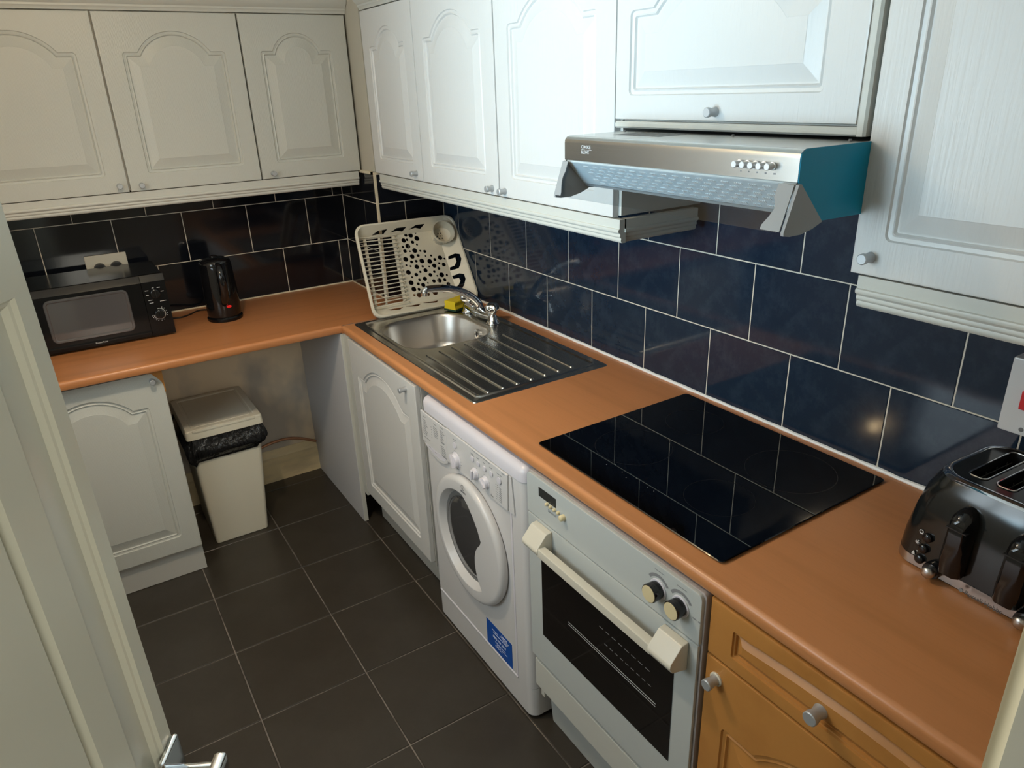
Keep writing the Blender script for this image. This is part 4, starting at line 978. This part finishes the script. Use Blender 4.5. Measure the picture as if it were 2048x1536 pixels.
bm = nb(); lathe(bm, KF, 0, .063, [(.0085, -.002), (.0085, .002), (.006, .0035)], 18); bmesh.ops.scale(bm, vec=(1.15, 1, .62), space=Matrix.Translation(-KF(0, .063, 0)), verts=bm.verts); obj('indicator', bm, 'red_lens', kt, smooth=50, label='glowing red indicator light')

bm = nb(); tube(bm, smooth_path([(-1.150, -.085, .925), (-1.135, -.102, .9040), (-1.100, -.118, .9036), (-1.060, -.095, .9036), (-1.025, -.060, .9036), (-.990, -.070, .9036), (-.965, -.150, .9036), (-.955, -.172, .9060)], 6), .0032, 8)
tag(obj('power_cord', bm, 'black_matt'), 'black flex lying on the worktop between microwave and kettle', 'cord')

# ================================================================== TOASTER, COOKER SWITCH
ts = thing('toaster', (-.16, -2.86, .9), 'black four-slice toaster with steel base band at the near end of the worktop', 'toaster')
TO = F((-.264, -2.682, .9), (-.052, -.9986, 0), (0, 0, 1), (-.9986, .052, 0))
TWD, TDP = .320, .238
def tplan(z, iu, iw0, iw1, r, bul=.016, k=6):
    pts = []
    for a, b in rrect(iu, TWD - iu, -(TDP - iw1), -iw0, r, k):
        t = (a - TWD / 2) / (TWD / 2); bu = bul * (1 - t * t)
        pts.append(TO(a, z, b + (bu if b > -TDP / 2 else -bu * .5)))
    return pts
def tloft(rows, m_, nm, par=ts, **k):
    bm = nb(); loft(bm, [V(bm, tplan(*q)) for q in rows], k.pop('c0', True), k.pop('c1', True)); return obj(nm, bm, m_, par, **k)
tloft([(.0005, .006, .004, .004, .036), (.004, .004, .002, .002, .036)], 'black_matt', 'foot_ring')
tloft([(.004, .001, 0, 0, .036), (.022, .002, .0006, .0006, .036)], 'toaster_steel', 'base_band', smooth=40, c1=False)
tloft([(.0222, .0022, .0008, .0008, .036), (.060, .0055, .0025, .0025, .036), (.110, .013, .008, .008, .036), (.150, .022, .0145, .0145, .036), (.172, .0285, .021, .021, .048), (.184, .034, .0265, .0265, .046)], 'toaster_black', 'shell', smooth=60, c0=False, c1=False)
tloft([(.1842, .0335, .026, .026, .046), (.188, .037, .030, .030, .044), (.1905, .042, .036, .036, .040), (.1895, .0465, .041, .041, .036)], 'chrome', 'top_rim', smooth=60, c0=False, c1=False)
bm = nb(); O_ = V(bm, tplan(.1897, .0465, .041, .041, .036)); SLT = []; tops = []
for i in range(4):
    c = .098 + i * .0455 + (.006 if i > 1 else -.006)
    P = [(c + a, b) for a, b in rrect(-.0155, .0155, -.192, -.050, .010, 4)]
    SLT.append(V(bm, [TO(a, .1897, b) for a, b in P])); tops.append(P)
fill(bm, [O_] + SLT); bmesh.ops.recalc_face_normals(bm, faces=bm.faces[:])
tpp = obj('top_plate', bm, 'toaster_black', ts)
for P in tops:
    bm = nb(); A = V(bm, [TO(a, .1900, b) for a, b in P]); B = V(bm, [TO(a, .1500, b) for a, b in P]); ring(bm, A, B); bm.faces.new(B)
    bmesh.ops.recalc_face_normals(bm, faces=bm.faces[:]); bmesh.ops.reverse_faces(bm, faces=bm.faces[:])
    sl_ = obj('slot', bm, 'black_matt', tpp)
    c = sum(a for a, b in P) / len(P)
    bm = nb(); tube(bm, [TO(a, .1906, b) for a, b in P + P[:1]], .0014, 6, False); obj('slot_rim', bm, 'chrome', sl_)
    bm = nb()
    for s in (-.010, .010):
        tube(bm, [TO(c + s, .172, -.056), TO(c + s, .172, -.186)], .0009, 5)
        for q in range(4): tube(bm, [TO(c + s, .152, -.070 - q * .033), TO(c + s, .178, -.070 - q * .033)], .0009, 5)
    obj('guard_wires', bm, 'lead_grey', sl_, kind='stuff')
def tface(u, z, d=0):
    t = (u - TWD / 2) / (TWD / 2); ins = .0008 + .0205 * max(0, (z - .022) / .15) ** 1.7
    return .016 * (1 - t * t) - ins + d
for lu, s in ((.118, 1), (.210, -1)):
    bm = nb(); L = []
    for z, hw_, dd_ in ((.030, .0165, .004), (.034, .0185, .018), (.060, .0190, .022), (.100, .0185, .024), (.128, .0180, .028), (.142, .0165, .027), (.152, .0120, .020), (.158, .006, .010)):
        b = tface(lu, z)
        L.append(V(bm, [TO(lu + x, z, b + y) for x, y in ((-hw_, -.004), (-hw_, dd_ * .6), (-hw_ * .6, dd_), (hw_ * .6, dd_), (hw_, dd_ * .6), (hw_, -.004))]))
    loft(bm, L); obj('lever_housing', bm, 'black_gloss', ts, smooth=50)
    bm = nb(); b = tface(lu, .136); box(bm, TO, lu - .017, lu + .017, .1235, .1255, b + .012, b + .0300); obj('lever_gap', bm, 'black_matt', ts)
    du = lu - .030 * s; dz = .0195; b = tface(du, dz); DF = F(TO(du, dz, b), TO.u, TO.v, TO.w)
    bm = nb(); lathe(bm, DF, 0, 0, [(.0155, -.003), (.0155, .006), (.0145, .010)], 24); obj('dial_collar', bm, 'black_gloss', ts, smooth=40)
    bm = nb(); lathe(bm, DF, 0, 0, [(.0110, .009), (.0112, .017), (.0095, .0215), (.006, .0235)], 24); obj('dial', bm, 'toaster_steel', ts, smooth=50, label='steel browning dial')
    for i in range(3):
        bu, bz = du - s * (.0290 - .0025 * i), .0225 + .0235 * i
        b = tface(bu, bz); QF = F(TO(bu, bz, b), TO.u, TO.v, TO.w)
        bm = nb(); lathe(bm, QF, 0, 0, [(.0088, -.004), (.0088, .0015), (.0070, .0035), (.003, .0042)], 20); obj('button', bm, 'black_gloss', ts, smooth=50)
        ib = bu - s * .0130; QF = F(TO(ib, bz + .006, tface(ib, bz + .006)), TO.u, TO.v, TO.w)
        bm = nb()
        if i == 0:
            prism(bm, QF, [(-.003, -.0035), (.003, -.0035), (.002, .002), (-.002, .002)], .0003, .0006); prism(bm, QF, [(-.0012, .0022), (.0012, .0022), (.0008, .004), (-.0008, .004)], .0003, .0006)
        elif i == 1:
            for q in range(6):
                c_, s_ = math.cos(q * math.pi / 3), math.sin(q * math.pi / 3); prism(bm, QF, [(.0007 * -s_, .0007 * c_), (.004 * c_ - .0007 * s_, .004 * s_ + .0007 * c_), (.004 * c_ + .0007 * s_, .004 * s_ - .0007 * c_), (.0007 * s_, -.0007 * c_)], .0003, .0006)
        else:
            A = V(bm, circ(QF, 0, 0, .0040, .0005, 16)); B = V(bm, circ(QF, 0, 0, .0026, .0005, 16)); ring(bm, A, B); prism(bm, QF, [(-.003, -.0045), (.003, -.0045), (.003, -.0033), (-.003, -.0033)], .0003, .0006)
        obj('icon', bm, 'print_light', ts, smooth=0)
for q, (uu, zz) in enumerate(((.086, .046), (.082, .036), (.080, .056))):
    QF = F(TO(uu - .03, zz, tface(uu - .03, zz)), TO.u, TO.v, TO.w); bm = nb(); lathe(bm, QF, 0, 0, [(.0012, .0002), (.0012, .0006)], 8); obj('indicator_dot', bm, 'print_light', ts)
lt = text('Russell Hobbs', .0125, F(TO(0, .0125, 0), TO.u, TO.v, TO.w), .148, 0, .0175, ts, 'lead_grey', sx=.84)
sp_m = lt.data
bm = nb(); QF = F(TO(.141, .0125, .0165), TO.u, TO.v, TO.w); lathe(bm, QF, 0, 0, [(.0035, -.001), (.0035, .0008)], 12); obj('emblem', bm, 'print_mid', ts)

sw = thing('cooker_switch', (-.02, -2.79, 1.11), 'white cooker switch box with a red rocker on the tiles above the toaster', 'switch')
bm = nb(); box(bm, RF(-.0005), 2.7215, 2.868, 1.1115, 1.2555, 0, .048); obj('box', bm, 'appliance_white', sw, bevel=.004)
bm = nb(); box(bm, RF(-.0485), 2.7505, 2.776, 1.163, 1.199, .0001, .0065); obj('rocker', bm, 'red_switch', sw, bevel=.002, label='red rocker switch')
bm = nb(); lathe(bm, RF(-.0485), 2.762, 1.124, [(.0042, -.001), (.0042, .0007), (.0032, .0012)], 14); obj('screw', bm, 'lead_grey', sw)

# ================================================================== CEILING LAMP (above the view)
cl = thing('ceiling_lamp', (-1.30, -1.55, ZC), 'small warm ceiling lamp above the middle of the kitchen floor', 'lamp')
lf = F((-1.30, -1.55, ZC), (1, 0, 0), (0, 1, 0), (0, 0, 1))
bm = nb(); lathe(bm, lf, 0, 0, [(.06, -.0005), (.06, -.02), (.03, -.03), (.02, -.055)], 24); obj('rose', bm, 'appliance_white', cl)
mat('bulb_glow', (1, .8, .5), 0.5, emit=((1.0, .72, .38), 80.0))
bm = nb(); lathe(bm, lf, 0, 0, [(.015, -.055), (.028, -.075), (.033, -.095), (.026, -.118), (.008, -.128)], 20); obj('bulb', bm, 'bulb_glow', cl)
# wall lamp beside the window, seen only as warm glints
wl = thing('wall_lamp', (XL, -1.325, 1.85), 'small wall lamp with a warm bare bulb beside the window', 'lamp')
gf = F((XL, 0, 0), (0, 1, 0), (0, 0, 1), (1, 0, 0))
bm = nb(); lathe(bm, gf, -1.325, 1.80, [(.040, .0005), (.040, .010), (.034, .014)], 24); obj('backplate', bm, 'appliance_white', wl)
bm = nb(); tube(bm, smooth_path([(XL + .014, -1.325, 1.80), (XL + .045, -1.325, 1.80), (XL + .07, -1.325, 1.815), (XL + .07, -1.325, 1.838)], 4), .008, 10); obj('arm', bm, 'chrome', wl)
bm = nb(); lathe(bm, F((0, 0, 0), (1, 0, 0), (0, 1, 0), (0, 0, 1)), XL + .07, -1.325, [(.012, 1.836), (.022, 1.850), (.027, 1.870), (.022, 1.889), (.008, 1.898)], 20); obj('bulb', bm, 'bulb_glow', wl)
ld_ = bpy.data.lights.new('lamp_light', 'POINT'); ld_.energy = 5; ld_.color = (1.0, .74, .44); ld_.shadow_soft_size = .05
lo = bpy.data.objects.new('lamp_light', ld_); COL.objects.link(lo); lo.location = (-1.30, -1.55, ZC - .20)

ls_ = bpy.data.lights.new('lamp_cone', 'SPOT'); ls_.energy = 24; ls_.color = (1.0, .86, .68); ls_.shadow_soft_size = .04; ls_.spot_size = R(150); ls_.spot_blend = .9
lo = bpy.data.objects.new('lamp_cone', ls_); COL.objects.link(lo); lo.location = (-1.30, -1.55, ZC - .18)
